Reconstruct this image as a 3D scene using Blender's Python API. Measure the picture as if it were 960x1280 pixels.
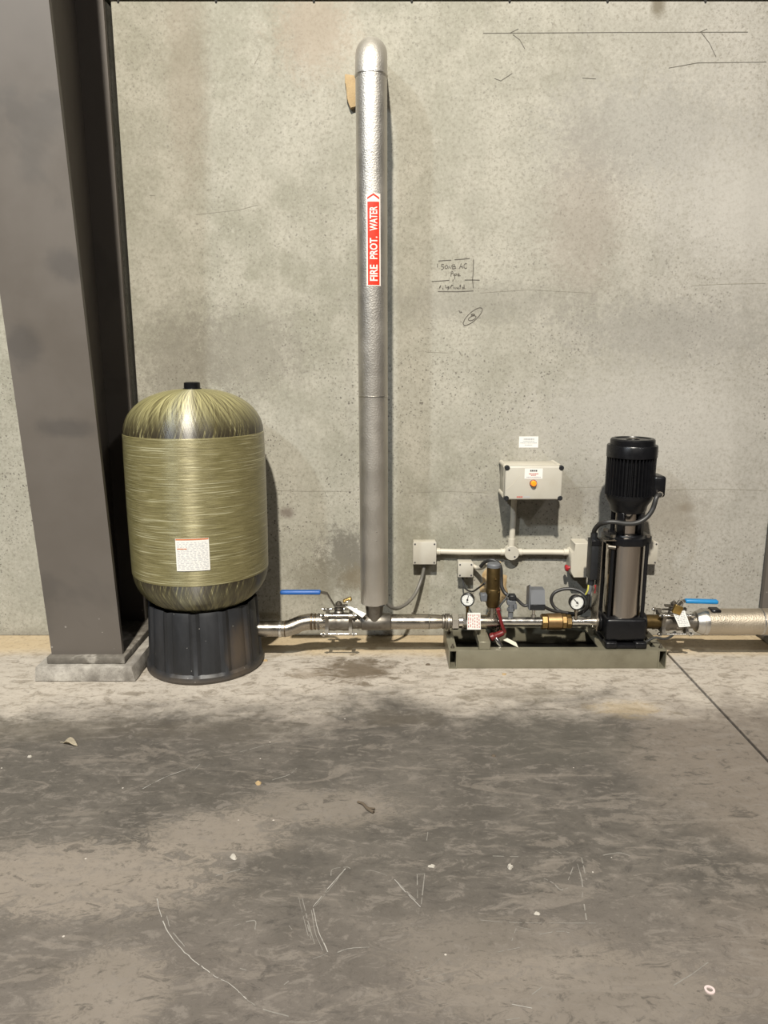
import bpy, bmesh, math, random
from mathutils import Vector, Matrix
random.seed(7)
R = math.radians
for o in list(bpy.data.objects):
    bpy.data.objects.remove(o)
SC = bpy.context.scene
COL = SC.collection

# ------------------------------------------------------------------ camera
FPX, PITCH, CAMH = 940.0, R(12.0), 1.40        # focal length in pixels of the 960x1280 frame
cam_d = bpy.data.cameras.new('camera')
cam_d.sensor_fit = 'VERTICAL'
cam_d.sensor_height = 36.0
cam_d.lens = 36.0 * FPX / 1280.0
cam_d.clip_start = 0.05
cam = bpy.data.objects.new('camera', cam_d)
COL.objects.link(cam)
cam.location = (0, 0, CAMH)
cam.rotation_euler = (math.pi / 2 - PITCH, 0, 0)
SC.camera = cam

# ------------------------------------------------------------------ light
world = bpy.data.worlds.new('hall_ambient')
SC.world = world
world.use_nodes = True
world.node_tree.nodes['Background'].inputs[0].default_value = (0.95, 0.97, 1.0, 1)
world.node_tree.nodes['Background'].inputs[1].default_value = 0.03


def lamp(name, loc, target, power, size, color):
    d = bpy.data.lights.new(name, 'AREA')
    d.shape = 'DISK'
    d.size = size
    d.energy = power
    d.color = color
    o = bpy.data.objects.new(name, d)
    COL.objects.link(o)
    o.location = loc
    o.rotation_euler = (Vector(target) - Vector(loc)).to_track_quat('-Z', 'Y').to_euler()
    return o


lamp('high_bay_lamp', (-0.70, -4.5, 9.6), (0.0, 2.8, 0.8), 2950, 0.36, (1.0, 0.945, 0.84))
lamp('high_bay_lamp', (-4.2, -3.0, 6.2), (-1.0, 3.0, 1.0), 360, 0.45, (0.82, 0.91, 1.0))
lamp('high_bay_lamp', (4.6, -4.5, 6.2), (1.0, 3.0, 1.0), 130, 0.45, (0.95, 0.92, 0.90))

SC.view_settings.view_transform = 'Standard'
SC.view_settings.look = 'None'
SC.view_settings.gamma = 1.0
SC.view_settings.use_curve_mapping = False
SC.view_settings.exposure = 0.0

# ------------------------------------------------------------------ measuring helpers
WY = 3.585      # face of the back wall


def ray(px, py):
    """slope of the sight line through a photo pixel: X and Z per metre of Y"""
    u = (px - 480.0) / FPX
    v = (py - 640.0) / FPX
    fy, fz = math.cos(PITCH), -math.sin(PITCH)
    uy, uz = math.sin(PITCH), math.cos(PITCH)
    dy = fy - v * uy
    dz = fz - v * uz
    return u / dy, dz / dy


def P(px, py, Y):
    a, b = ray(px, py)
    return Vector((a * Y, Y, CAMH + b * Y))


def FL(px, py, z=0.0):
    a, b = ray(px, py)
    Y = (z - CAMH) / b
    return Vector((a * Y, Y, z))


# ------------------------------------------------------------------ node helpers
class NT:
    def __init__(self, name):
        self.m = bpy.data.materials.new(name)
        self.m.use_nodes = True
        self.t = self.m.node_tree
        self.b = self.t.nodes['Principled BSDF']

    def n(self, typ, **kw):
        nd = self.t.nodes.new(typ)
        for k, v in kw.items():
            setattr(nd, k, v)
        return nd

    def l(self, a, b):
        self.t.links.new(a, b)

    def put(self, sock, v):
        if hasattr(v, 'is_output') or isinstance(v, bpy.types.NodeSocket):
            self.l(v, sock)
        else:
            sock.default_value = v

    def math(self, op, a, b=0.0, c=0.0, clamp=False):
        nd = self.n('ShaderNodeMath', operation=op, use_clamp=clamp)
        self.put(nd.inputs[0], a)
        self.put(nd.inputs[1], b)
        self.put(nd.inputs[2], c)
        return nd.outputs[0]

    def pos(self):
        return self.n('ShaderNodeNewGeometry').outputs['Position']

    def obj(self):
        return self.n('ShaderNodeTexCoord').outputs['Object']

    def xyz(self, v):
        s = self.n('ShaderNodeSeparateXYZ')
        self.l(v, s.inputs[0])
        return s.outputs

    def comb(self, x, y, z):
        c = self.n('ShaderNodeCombineXYZ')
        for i, v in enumerate((x, y, z)):
            self.put(c.inputs[i], v)
        return c.outputs[0]

    def mapv(self, v, scale=(1, 1, 1), loc=(0, 0, 0)):
        m = self.n('ShaderNodeMapping')
        self.l(v, m.inputs[0])
        m.inputs['Scale'].default_value = scale
        m.inputs['Location'].default_value = loc
        return m.outputs[0]

    def noise(self, v, scale, detail=4, rough=0.55, dist=0.0):
        nd = self.n('ShaderNodeTexNoise')
        self.l(v, nd.inputs['Vector'])
        nd.inputs['Scale'].default_value = scale
        nd.inputs['Detail'].default_value = detail
        nd.inputs['Roughness'].default_value = rough
        nd.inputs['Distortion'].default_value = dist
        return nd.outputs[0]

    def voro(self, v, scale, feat='F1'):
        nd = self.n('ShaderNodeTexVoronoi', feature=feat)
        self.l(v, nd.inputs['Vector'])
        nd.inputs['Scale'].default_value = scale
        return nd

    def step(self, v, a, b, lo=0.0, hi=1.0):
        nd = self.n('ShaderNodeMapRange', interpolation_type='SMOOTHSTEP')
        self.put(nd.inputs[0], v)
        nd.inputs[1].default_value = a
        nd.inputs[2].default_value = b
        nd.inputs[3].default_value = lo
        nd.inputs[4].default_value = hi
        return nd.outputs[0]

    def mix(self, fac, a, b, mode='MIX'):
        nd = self.n('ShaderNodeMix', data_type='RGBA', blend_type=mode)
        self.put(nd.inputs[0], fac)
        self.put(nd.inputs[6], a if not isinstance(a, tuple) else (a + (1,))[:4])
        self.put(nd.inputs[7], b if not isinstance(b, tuple) else (b + (1,))[:4])
        return nd.outputs[2]

    def blob(self, posv, c, r, soft=0.6, warp=None, amt=0.0):
        """soft round stain: 1 inside, 0 outside, ragged by a noise value"""
        d = self.n('ShaderNodeVectorMath', operation='DISTANCE')
        mp = self.n('ShaderNodeMapping')
        self.l(posv, mp.inputs[0])
        mp.inputs['Location'].default_value = tuple(-c[i] / r[i] for i in range(3))
        mp.inputs['Scale'].default_value = tuple(1.0 / r[i] for i in range(3))
        self.l(mp.outputs[0], d.inputs[0])
        d.inputs[1].default_value = (0, 0, 0)
        v = d.outputs['Value']
        if warp is not None:
            v = self.math('ADD', v, self.math('MULTIPLY', self.math('SUBTRACT', warp, 0.5), amt))
        return self.step(v, 1.0 - soft, 1.0 + soft * 0.35, 1.0, 0.0)

    def bump(self, h, strength=0.3, dist=0.002):
        b = self.n('ShaderNodeBump')
        b.inputs['Strength'].default_value = strength
        b.inputs['Distance'].default_value = dist
        self.l(h, b.inputs['Height'])
        self.l(b.outputs[0], self.b.inputs['Normal'])

    def out(self, color=None, rough=None, metal=None, k=1.0):
        if color is not None and k != 1.0:
            color = self.mix(1.0, color, (k if isinstance(k, tuple) else (k, k, k)), 'MULTIPLY')
        if color is not None:
            self.put(self.b.inputs['Base Color'], color if not isinstance(color, tuple) else (color + (1,))[:4])
        if rough is not None:
            self.put(self.b.inputs['Roughness'], rough)
        if metal is not None:
            self.put(self.b.inputs['Metallic'], metal)
        return self.m


def simple(name, c, rough=0.5, metal=0.0, var=0.15, scale=30.0, bump=0.0, dirt=None, dirt_amt=0.5, bscale=None):
    t = NT(name)
    k = 0.80 if metal > 0.5 else 0.74
    c = tuple(x * k for x in c)
    dirt = tuple(x * k for x in dirt) if dirt else None
    p = t.obj()
    n = t.noise(p, scale, 4)
    lo = tuple(x * (1 - var) for x in c)
    hi = tuple(min(1.0, x * (1 + var)) for x in c)
    col = t.mix(n, lo, hi)
    if dirt:
        d = t.step(t.noise(p, scale * 0.35, 6, 0.65), 0.5, 0.72, 0.0, dirt_amt)
        col = t.mix(d, col, dirt)
    rg = t.step(n, 0.2, 0.8, max(0.02, rough - 0.06), min(1, rough + 0.06))
    if bump:
        t.bump(t.noise(p, bscale or scale * 4, 3), bump, 0.002)
    return t.out(col, rg, metal)


M = {}


def make_materials():
    M['steel'] = simple('brushed_stainless', (0.46, 0.415, 0.35), 0.27, 1.0, 0.25, 25, 0.05, (0.16, 0.12, 0.085), 0.45)
    M['steel_bright'] = simple('polished_stainless', (0.78, 0.75, 0.70), 0.22, 1.0, 0.06, 40)
    M['steel_dull'] = simple('dull_cast_stainless', (0.27, 0.245, 0.21), 0.46, 1.0, 0.2, 60, 0.2, (0.10, 0.08, 0.06), 0.5)
    M['tint'] = simple('heat_tinted_weld', (0.20, 0.15, 0.10), 0.4, 1.0, 0.35, 60, 0.1)
    M['brass'] = simple('old_brass', (0.30, 0.20, 0.085), 0.42, 1.0, 0.25, 45, 0.1, (0.10, 0.06, 0.03), 0.6)
    M['bronze'] = simple('bronze_check_valve', (0.36, 0.235, 0.115), 0.45, 1.0, 0.15, 30, 0.05, (0.2, 0.12, 0.05), 0.4)
    M['darkbrass'] = simple('tarnished_brass', (0.095, 0.062, 0.022), 0.48, 0.85, 0.4, 40, 0.1, (0.05, 0.035, 0.02), 0.7)
    M['padlock'] = simple('padlock_brass', (0.62, 0.42, 0.14), 0.35, 1.0, 0.2, 60)
    M['black'] = simple('black_enamel', (0.006, 0.006, 0.007), 0.32, 0.0, 0.3, 40, 0.08)
    M['black'].node_tree.nodes['Principled BSDF'].inputs['Specular IOR Level'].default_value = 0.3
    M['black_box'] = simple('black_plastic', (0.010, 0.011, 0.013), 0.45, 0.0, 0.2, 40)
    M['rubber'] = simple('black_rubber_cable', (0.025, 0.024, 0.023), 0.5, 0.0, 0.25, 40)
    M['grey_cable'] = simple('grey_cable', (0.16, 0.15, 0.13), 0.5, 0.0, 0.2, 40)
    M['cream'] = simple('cream_plastic', (0.56, 0.52, 0.43), 0.42, 0.0, 0.06, 12, 0.0, (0.42, 0.36, 0.25), 0.35)
    M['cream_lid'] = simple('cream_plastic_lid', (0.50, 0.47, 0.40), 0.45, 0.0, 0.05, 14, 0.0, (0.40, 0.35, 0.27), 0.3)
    M['grey_pl'] = simple('grey_plastic', (0.12, 0.125, 0.135), 0.45, 0.0, 0.1, 20)
    M['blue'] = simple('blue_vinyl_grip', (0.015, 0.10, 0.36), 0.4, 0.0, 0.15, 40)
    M['blue2'] = simple('light_blue_vinyl_grip', (0.01, 0.20, 0.46), 0.4, 0.0, 0.15, 40)
    M['red'] = simple('red_handle_paint', (0.13, 0.007, 0.008), 0.38, 0.0, 0.25, 60)
    M['red_knob'] = simple('red_knob_plastic', (0.35, 0.02, 0.025), 0.35, 0.0, 0.1, 40)
    M['white'] = simple('white_paper', (0.78, 0.76, 0.71), 0.6, 0.0, 0.05, 40)
    M['tagcard'] = simple('cream_tag_card', (0.66, 0.61, 0.49), 0.6, 0.0, 0.08, 40)
    M['ink'] = simple('dark_print', (0.06, 0.055, 0.06), 0.6, 0.0, 0.1, 40)
    M['ink_grey'] = simple('grey_print', (0.42, 0.42, 0.43), 0.6, 0.0, 0.1, 40)
    M['ink_red'] = simple('red_print', (0.50, 0.10, 0.08), 0.6, 0.0, 0.1, 40)
    M['sign_red'] = simple('red_vinyl_sign', (0.72, 0.035, 0.012), 0.4, 0.0, 0.05, 40)
    M['sign_white'] = simple('white_vinyl_sign', (0.88, 0.80, 0.72), 0.4, 0.0, 0.03, 40)
    M['pencil'] = simple('pencil_line', (0.10, 0.088, 0.07), 0.8, 0.0, 0.4, 60)
    M['crack'] = simple('hairline_crack', (0.31, 0.285, 0.23), 0.9, 0.0, 0.4, 60)
    M['foam'] = simple('tan_foam', (0.42, 0.30, 0.155), 0.85, 0.0, 0.25, 50, 0.6, (0.25, 0.14, 0.05), 0.5)
    M['dial'] = simple('gauge_dial', (0.72, 0.72, 0.68), 0.45, 0.0, 0.03, 40)
    M['skid'] = simple('olive_zinc_steel', (0.25, 0.23, 0.165), 0.42, 0.4, 0.15, 14, 0.05, (0.14, 0.12, 0.08), 0.45)
    M['leaf'] = simple('dry_leaf', (0.52, 0.45, 0.33), 0.8, 0.0, 0.25, 90)
    M['twig'] = simple('dry_twig', (0.10, 0.075, 0.05), 0.9, 0.0, 0.4, 90)
    M['scuff'] = simple('chalky_scuff', (0.21, 0.195, 0.172), 0.9, 0.0, 0.4, 60)
    M['scuff2'] = simple('bright_scuff', (0.36, 0.34, 0.31), 0.9, 0.0, 0.4, 60)
    M['chip'] = simple('pale_chip', (0.42, 0.39, 0.34), 0.9, 0.0, 0.2, 60)
    M['joint'] = simple('dark_joint', (0.018, 0.016, 0.013), 0.9, 0.0, 0.3, 20)
    M['washer'] = simple('pink_washer', (0.62, 0.50, 0.48), 0.6, 0.0, 0.1, 60)

    # amber indicator lens
    t = NT('amber_lens')
    t.out((0.95, 0.22, 0.01), 0.2, 0.0)
    t.b.inputs['Emission Color'].default_value = (1.0, 0.25, 0.02, 1)
    t.b.inputs['Emission Strength'].default_value = 0.35
    M['amber'] = t.m

    # gauge glass
    t = NT('gauge_glass')
    t.out((1, 1, 1), 0.03, 0.0)
    t.b.inputs['Transmission Weight'].default_value = 1.0
    t.b.inputs['IOR'].default_value = 1.2
    M['glass'] = t.m

    # stucco embossed aluminium
    for nm, c in (('clad', (0.58, 0.55, 0.50)), ('clad_warm', (0.55, 0.48, 0.38))):
        t = NT('stucco_aluminium_' + nm)
        p = t.obj()
        v = t.voro(p, 150).outputs['Distance']
        n = t.noise(p, 7, 5)
        col = t.mix(n, tuple(x * 0.8 for x in c), tuple(min(1, x * 1.1) for x in c))
        t.bump(v, 0.55, 0.0013)
        M[nm] = t.out(col, t.step(n, 0.3, 0.7, 0.47, 0.56), 1.0)
    M['clad_smooth'] = simple('smooth_aluminium', (0.70, 0.67, 0.62), 0.34, 1.0, 0.06, 20)

    # column paint
    t = NT('grey_brown_primer')
    p = t.pos()
    n = t.noise(p, 3.0, 7, 0.6)
    n2 = t.noise(t.mapv(p, (1, 1, 0.5)), 2.3, 5, 0.6, 0.6)
    col = t.mix(n, (0.118, 0.102, 0.086), (0.158, 0.138, 0.120))
    col = t.mix(t.step(n2, 0.54, 0.62, 0, 0.45), col, (0.088, 0.080, 0.072))
    for c, r in (((-1.20, 2.95, 1.72), (0.085, 0.5, 0.07)), ((-1.40, 2.95, 1.42), (0.08, 0.5, 0.10)), ((-1.28, 3.0, 1.10), (0.12, 0.5, 0.05))):
        col = t.mix(t.math('MULTIPLY', t.blob(p, c, r, 0.5, t.noise(p, 9, 5), 1.2), 0.5), col, (0.070, 0.064, 0.060))
    flk = t.math('LESS_THAN', t.voro(p, 24).outputs['Distance'], 0.10)
    low = t.step(t.xyz(p)[2], 0.18, 0.42, 0.75, 0.0)
    flk = t.math('MULTIPLY', flk, t.math('MULTIPLY', low, t.step(t.noise(p, 11, 2), 0.5, 0.62)))
    col = t.mix(flk, col, (0.45, 0.42, 0.38))
    M['primer'] = t.out(col, t.step(n, 0.3, 0.7, 0.42, 0.56), 0.0, (0.66, 0.655, 0.65))

    # concrete wall
    t = NT('concrete_wall')
    p = t.pos()
    x, y, z = t.xyz(p)
    big = t.noise(p, 1.1, 6, 0.6, 0.3)
    mid = t.noise(p, 5.0, 7, 0.65)
    fine = t.noise(p, 68, 6, 0.8)
    strk = t.noise(t.mapv(p, (7.0, 1.0, 0.55)), 1.6, 6, 0.6)
    col = t.mix(t.step(big, 0.32, 0.68), (0.310, 0.297, 0.230), (0.435, 0.415, 0.345))
    col = t.mix(t.step(mid, 0.42, 0.64, 0.0, 0.6), col, (0.500, 0.472, 0.395))
    col = t.mix(t.step(strk, 0.52, 0.75, 0, 0.35), col, (0.345, 0.325, 0.275))
    # cooler and greyer towards the right
    col = t.mix(t.step(x, 0.2, 1.9, 0, 0.55), col, (0.425, 0.398, 0.372))
    # grain and pits
    col = t.mix(t.step(fine, 0.46, 0.70, 0.0, 0.70), col, (0.22, 0.197, 0.150))
    col = t.mix(t.step(fine, 0.28, 0.46, 0.40, 0.0), col, (0.62, 0.59, 0.51))
    region = t.step(t.noise(p, 2.2, 4, 0.6), 0.36, 0.58)
    lowz = t.step(z, 0.9, 2.2, 1.0, 0.45)
    wn = t.n('ShaderNodeTexNoise')
    t.l(p, wn.inputs['Vector'])
    wn.inputs['Scale'].default_value = 55
    wn.inputs['Detail'].default_value = 3
    wsub = t.n('ShaderNodeVectorMath', operation='MULTIPLY_ADD')
    t.l(wn.outputs['Color'], wsub.inputs[0])
    wsub.inputs[1].default_value = (0.016, 0.016, 0.016)
    t.l(p, wsub.inputs[2])
    pw = wsub.outputs[0]
    for sc, rad, am in ((52, 0.27, 0.95), (27, 0.17, 0.95), (88, 0.34, 0.8)):
        vn = t.voro(pw, sc)
        sel = t.math('GREATER_THAN', t.xyz(vn.outputs['Color'])[0], 0.62)
        dd = t.math('ADD', vn.outputs['Distance'], t.math('MULTIPLY', t.math('SUBTRACT', fine, 0.5), 0.3))
        pit = t.math('MULTIPLY', t.step(dd, rad * 0.5, rad, 1, 0), sel)
        pit = t.math('MULTIPLY', pit, t.math('MULTIPLY', region, lowz))
        col = t.mix(t.math('MULTIPLY', pit, am), col, (0.125, 0.108, 0.088))
    wv = t.noise(p, 30, 8, 0.85)
    st = [  # centre, radii, strength, colour, rag
        ((-0.17, WY, 0.42), (0.17, 1, 0.16), 0.75, (0.17, 0.155, 0.125), 2.6),
        ((-0.27, WY, 0.30), (0.22, 1, 0.12), 0.45, (0.22, 0.20, 0.15), 2.2),
        ((-0.475, WY, 0.635), (0.042, 1, 0.034), 0.75, (0.20, 0.165, 0.135), 0.9),
        ((-0.13, WY, 0.30), (0.10, 1, 0.07), 0.55, (0.20, 0.165, 0.11), 1.2),
        ((1.47, WY, 0.66), (0.05, 1, 0.03), 0.6, (0.24, 0.20, 0.15), 1.2),
        ((1.40, WY, 0.62), (0.22, 1, 0.14), 0.4, (0.30, 0.27, 0.22), 2.0),
        ((1.17, WY, 2.845), (0.035, 1, 0.055), 0.75, (0.17, 0.145, 0.10), 0.9),
        ((-0.30, WY, 2.75), (0.20, 1, 0.22), 0.40, (0.37, 0.295, 0.22), 1.8),
        ((-0.86, WY, 2.55), (0.10, 1, 0.45), 0.30, (0.31, 0.265, 0.205), 2.0),
        ((0.90, WY, 2.0), (0.20, 1, 0.42), 0.30, (0.29, 0.245, 0.20), 2.2),
        ((1.15, WY, 2.35), (0.50, 1, 0.25), 0.28, (0.29, 0.28, 0.255), 2.2),
        ((0.45, WY, 1.62), (0.60, 1, 0.10), 0.30, (0.26, 0.245, 0.205), 2.4),
        ((1.35, WY, 1.50), (0.60, 1, 0.16), 0.35, (0.27, 0.255, 0.225), 2.4),
        ((-0.66, WY, 1.40), (0.36, 1, 0.22), 0.40, (0.235, 0.215, 0.175), 2.4),
        ((-0.95, WY, 1.35), (0.24, 1, 0.3), 0.40, (0.225, 0.205, 0.165), 2.2),
        ((0.9, WY, 0.70), (0.6, 1, 0.12), 0.30, (0.25, 0.23, 0.20), 2.4),
        ((1.7, WY, 2.05), (0.5, 1, 0.3), 0.35, (0.52, 0.495, 0.45), 1.8),
        ((1.2, WY, 1.05), (0.7, 1, 0.3), 0.30, (0.50, 0.475, 0.43), 1.8),
    ]
    for c, r, am, cc, rag in st:
        col = t.mix(t.math('MULTIPLY', t.blob(p, c, r, 0.7, wv, rag * 1.6), min(0.9, am * 1.45)), col, cc)
    # darker towards the foot of the wall
    foot = t.step(t.math('ADD', z, t.math('MULTIPLY', mid, 0.08)), 0.03, 0.10, 0.5, 0.0)
    col = t.mix(foot, col, (0.20, 0.175, 0.14))
    t.bump(t.math('ADD', fine, t.math('MULTIPLY', mid, 2.0)), 0.22, 0.002)
    M['wall'] = t.out(col, 0.88, 0.0, 0.655)

    # concrete floor
    t = NT('concrete_floor')
    p = t.pos()
    x, y, z = t.xyz(p)
    n1 = t.noise(p, 2.0, 8, 0.65, 0.8)
    n2 = t.noise(t.mapv(p, (1.0, 1.6, 1)), 6.0, 8, 0.7, 0.4)
    n3 = t.noise(p, 45, 6, 0.75)
    n4 = t.noise(t.mapv(p, (1.0, 1.9, 1)), 13.0, 9, 0.75, 0.7)
    n5 = t.noise(t.mapv(p, (0.6, 2.2, 1), (3, 1, 0)), 4.0, 9, 0.7, 1.2)
    dark = t.mix(t.step(n1, 0.35, 0.65), (0.072, 0.066, 0.057), (0.112, 0.102, 0.088))
    dark = t.mix(t.step(n2, 0.50, 0.72, 0, 0.7), dark, (0.165, 0.147, 0.124))
    dark = t.mix(t.step(n2, 0.25, 0.42, 0.6, 0), dark, (0.052, 0.048, 0.042))
    warm = t.step(t.math('ADD', y, t.math('MULTIPLY', n1, -0.5)), 1.1, 1.75, 0.65, 0.0)
    dark = t.mix(warm, dark, t.mix(n2, (0.100, 0.088, 0.077), (0.155, 0.137, 0.120)))
    rightp = t.step(t.math('ADD', x, t.math('MULTIPLY', t.math('SUBTRACT', n1, 0.5), 0.9)), 0.75, 1.15, 0.0, 0.7)
    dark = t.mix(rightp, dark, (0.200, 0.172, 0.142))
    # worn pale patches
    for c, r, am in (((-0.85, 1.80, 0), (0.42, 0.16, 1), 0.8), ((-0.50, 1.98, 0), (0.22, 0.12, 1), 0.7), ((-0.62, 1.42, 0), (0.14, 0.16, 1), 0.55),
                     ((-0.2, 2.12, 0), (0.28, 0.10, 1), 0.5), ((0.28, 1.55, 0), (0.30, 0.12, 1), 0.3), ((0.45, 1.42, 0), (0.4, 0.13, 1), 0.4)):
        col = t.blob(p, c, r, 0.35, n4, 3.2)
        dark = t.mix(t.math('MULTIPLY', col, am), dark, (0.255, 0.225, 0.188))
    edge = t.math('ADD', y, t.math('ADD', t.math('MULTIPLY', t.math('SUBTRACT', n1, 0.5), 0.75), t.math('MULTIPLY', t.math('SUBTRACT', n2, 0.5), 0.35)))
    edge = t.math('ADD', edge, t.step(x, -0.5, -1.3, 0.0, 0.10))
    lm = t.step(edge, 2.58, 3.05)
    pale = t.mix(n2, (0.39, 0.355, 0.30), (0.52, 0.485, 0.42))
    dark = t.mix(t.step(n4, 0.52, 0.62, 0, 0.7), dark, (0.185, 0.167, 0.146))
    dark = t.mix(t.step(n5, 0.55, 0.60, 0, 0.5), dark, (0.200, 0.178, 0.152))
    dark = t.mix(t.step(n4, 0.36, 0.46, 0.65, 0), dark, (0.054, 0.049, 0.043))
    pale = t.mix(t.step(n4, 0.38, 0.52, 0.75, 0), pale, (0.215, 0.186, 0.143))
    col = t.mix(lm, dark, pale)
    # dusty tan strip along the wall
    tan = t.step(t.math('ADD', y, t.math('MULTIPLY', t.math('SUBTRACT', n1, 0.5), 0.16)), 3.28, 3.42, 0.0, 0.85)
    col = t.mix(tan, col, t.mix(n2, (0.42, 0.325, 0.19), (0.58, 0.475, 0.30)))
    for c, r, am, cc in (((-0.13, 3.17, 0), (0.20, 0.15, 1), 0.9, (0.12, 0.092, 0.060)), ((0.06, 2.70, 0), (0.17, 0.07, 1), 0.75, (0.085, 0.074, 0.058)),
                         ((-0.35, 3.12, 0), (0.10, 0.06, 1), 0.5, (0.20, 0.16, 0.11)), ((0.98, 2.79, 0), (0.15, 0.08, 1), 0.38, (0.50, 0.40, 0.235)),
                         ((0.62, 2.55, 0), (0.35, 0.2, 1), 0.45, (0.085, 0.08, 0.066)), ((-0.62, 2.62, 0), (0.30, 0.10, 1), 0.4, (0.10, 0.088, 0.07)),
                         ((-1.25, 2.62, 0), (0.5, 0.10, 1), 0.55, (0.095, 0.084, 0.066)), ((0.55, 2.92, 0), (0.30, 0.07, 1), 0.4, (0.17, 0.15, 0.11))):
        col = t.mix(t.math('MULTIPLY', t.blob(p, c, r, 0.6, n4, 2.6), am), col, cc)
    col = t.mix(t.step(n3, 0.5, 0.70, 0, 0.45), col, (0.06, 0.054, 0.046))
    col = t.mix(t.step(n3, 0.22, 0.40, 0.22, 0), col, (0.40, 0.37, 0.33))
    # small pale flecks
    vn = t.voro(p, 17)
    sel = t.math('GREATER_THAN', t.xyz(vn.outputs['Color'])[1], 0.86)
    fl = t.math('MULTIPLY', t.math('LESS_THAN', vn.outputs['Distance'], 0.055), sel)
    col = t.mix(t.math('MULTIPLY', fl, 0.8), col, (0.55, 0.52, 0.47))
    t.bump(t.math('ADD', n3, t.math('MULTIPLY', n2, 2.0)), 0.15, 0.002)
    M['floor'] = t.out(col, t.step(n2, 0.3, 0.7, 0.52, 0.72), 0.0, (0.745, 0.722, 0.715))

    # plinth concrete
    t = NT('plinth_concrete')
    p = t.pos()
    n = t.noise(p, 9, 7, 0.65)
    f = t.noise(p, 80, 4, 0.7)
    col = t.mix(t.step(n, 0.35, 0.68), (0.20, 0.18, 0.155), (0.44, 0.41, 0.36))
    col = t.mix(t.step(f, 0.5, 0.75, 0, 0.5), col, (0.12, 0.105, 0.085))
    t.bump(t.math('ADD', f, n), 0.5, 0.004)
    M['plinth'] = t.out(col, 0.9, 0.0, 0.72)

    # fibreglass tank: wound band, woven domes
    for nm in ('band', 'dome'):
        t = NT('fibreglass_' + nm)
        p = t.obj()
        x, y, z = t.xyz(p)
        ang = t.math('ARCTAN2', x, t.math('MULTIPLY', y, -1.0))
        if nm == 'band':
            th = t.noise(t.comb(t.math('MULTIPLY', ang, 3.2), t.math('MULTIPLY', z, 260.0), 0.0), 1.0, 5, 0.65)
            th2 = t.noise(t.comb(t.math('MULTIPLY', ang, 3.0), t.math('MULTIPLY', z, 34.0), 3.0), 1.0, 4, 0.6)
            th3 = t.noise(t.comb(t.math('MULTIPLY', ang, 1.1), t.math('MULTIPLY', z, 210.0), 9.0), 1.0, 2, 0.5)
            sp = t.noise(t.comb(t.math('MULTIPLY', ang, 26.0), t.math('MULTIPLY', z, 40.0), 5.0), 1.0, 5, 0.7)
            col = t.mix(t.step(th, 0.3, 0.7), (0.135, 0.116, 0.050), (0.265, 0.235, 0.112))
            col = t.mix(t.step(th2, 0.50, 0.72, 0, 0.55), col, (0.135, 0.118, 0.045))
            col = t.mix(t.step(sp, 0.52, 0.75, 0, 0.45), col, (0.12, 0.10, 0.04))
            col = t.mix(t.step(th3, 0.60, 0.68, 0, 0.7), col, (0.50, 0.475, 0.31))
            col = t.mix(t.step(th3, 0.30, 0.40, 0.6, 0), col, (0.085, 0.073, 0.032))
            t.bump(th, 0.5, 0.0015)
        else:
            a = t.noise(t.comb(t.math('ADD', t.math('MULTIPLY', ang, 30.0), t.math('MULTIPLY', z, 30.0)), t.math('MULTIPLY', z, 4.0), 0.0), 1.0, 5, 0.65)
            b = t.noise(t.comb(t.math('SUBTRACT', t.math('MULTIPLY', ang, 30.0), t.math('MULTIPLY', z, 30.0)), t.math('MULTIPLY', z, 4.0), 7.0), 1.0, 5, 0.65)
            th = t.math('MULTIPLY', t.math('ADD', a, b), 0.5)
            col = t.mix(t.step(th, 0.40, 0.60), (0.075, 0.063, 0.027), (0.36, 0.33, 0.155))
            col = t.mix(t.step(a, 0.60, 0.72, 0, 0.6), col, (0.56, 0.53, 0.34))
            # dark patches between strands by each seam; also paints the bottom dome's underside shade
            rim = t.step(t.math('ABSOLUTE', t.math('SUBTRACT', z, 0.76)), 0.305, 0.48, 1.0, 0.0)
            col = t.mix(t.math('MULTIPLY', rim, t.step(b, 0.36, 0.50)), col, (0.030, 0.024, 0.014))
            t.bump(th, 0.5, 0.0015)
        M[nm] = t.out(col, t.step(th, 0.3, 0.7, 0.28, 0.38) if nm == 'band' else t.step(th, 0.3, 0.7, 0.36, 0.50), 0.32 if nm == 'band' else 0.15, 1.0)
        tg = t.n('ShaderNodeTangent', direction_type='RADIAL', axis='Z')
        t.l(tg.outputs[0], t.b.inputs['Tangent'])
        t.b.inputs['Anisotropic'].default_value = 0.95
        t.b.inputs['Anisotropic Rotation'].default_value = 0.25
        t.b.inputs['Specular IOR Level'].default_value = 1.0

    # tank skirt: black moulded plastic, dusty at the foot
    t = NT('black_skirt_plastic')
    p = t.obj()
    z = t.xyz(p)[2]
    n = t.noise(t.mapv(p, (1, 1, 0.35)), 9, 7, 0.65)
    col = t.mix(t.step(n, 0.35, 0.7), (0.012, 0.013, 0.015), (0.032, 0.033, 0.037))
    dust = t.step(t.math('ADD', z, t.math('MULTIPLY', n, 0.07)), 0.035, 0.085, 0.6, 0.0)
    col = t.mix(dust, col, (0.145, 0.115, 0.085))
    sm = t.blob(p, (0.19, -0.2, 0.13), (0.05, 0.2, 0.14), 0.7, n, 2.0)
    col = t.mix(t.math('MULTIPLY', sm, 0.6), col, (0.16, 0.115, 0.075))
    fl = t.math('LESS_THAN', t.voro(p, 40).outputs['Distance'], 0.07)
    fl = t.math('MULTIPLY', fl, t.step(t.noise(p, 13, 2), 0.56, 0.64))
    col = t.mix(fl, col, (0.5, 0.48, 0.44))
    M['skirt'] = t.out(col, 0.5, 0.0, 0.55)

    # pump outer sleeve
    t = NT('pump_sleeve_steel')
    p = t.obj()
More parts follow.
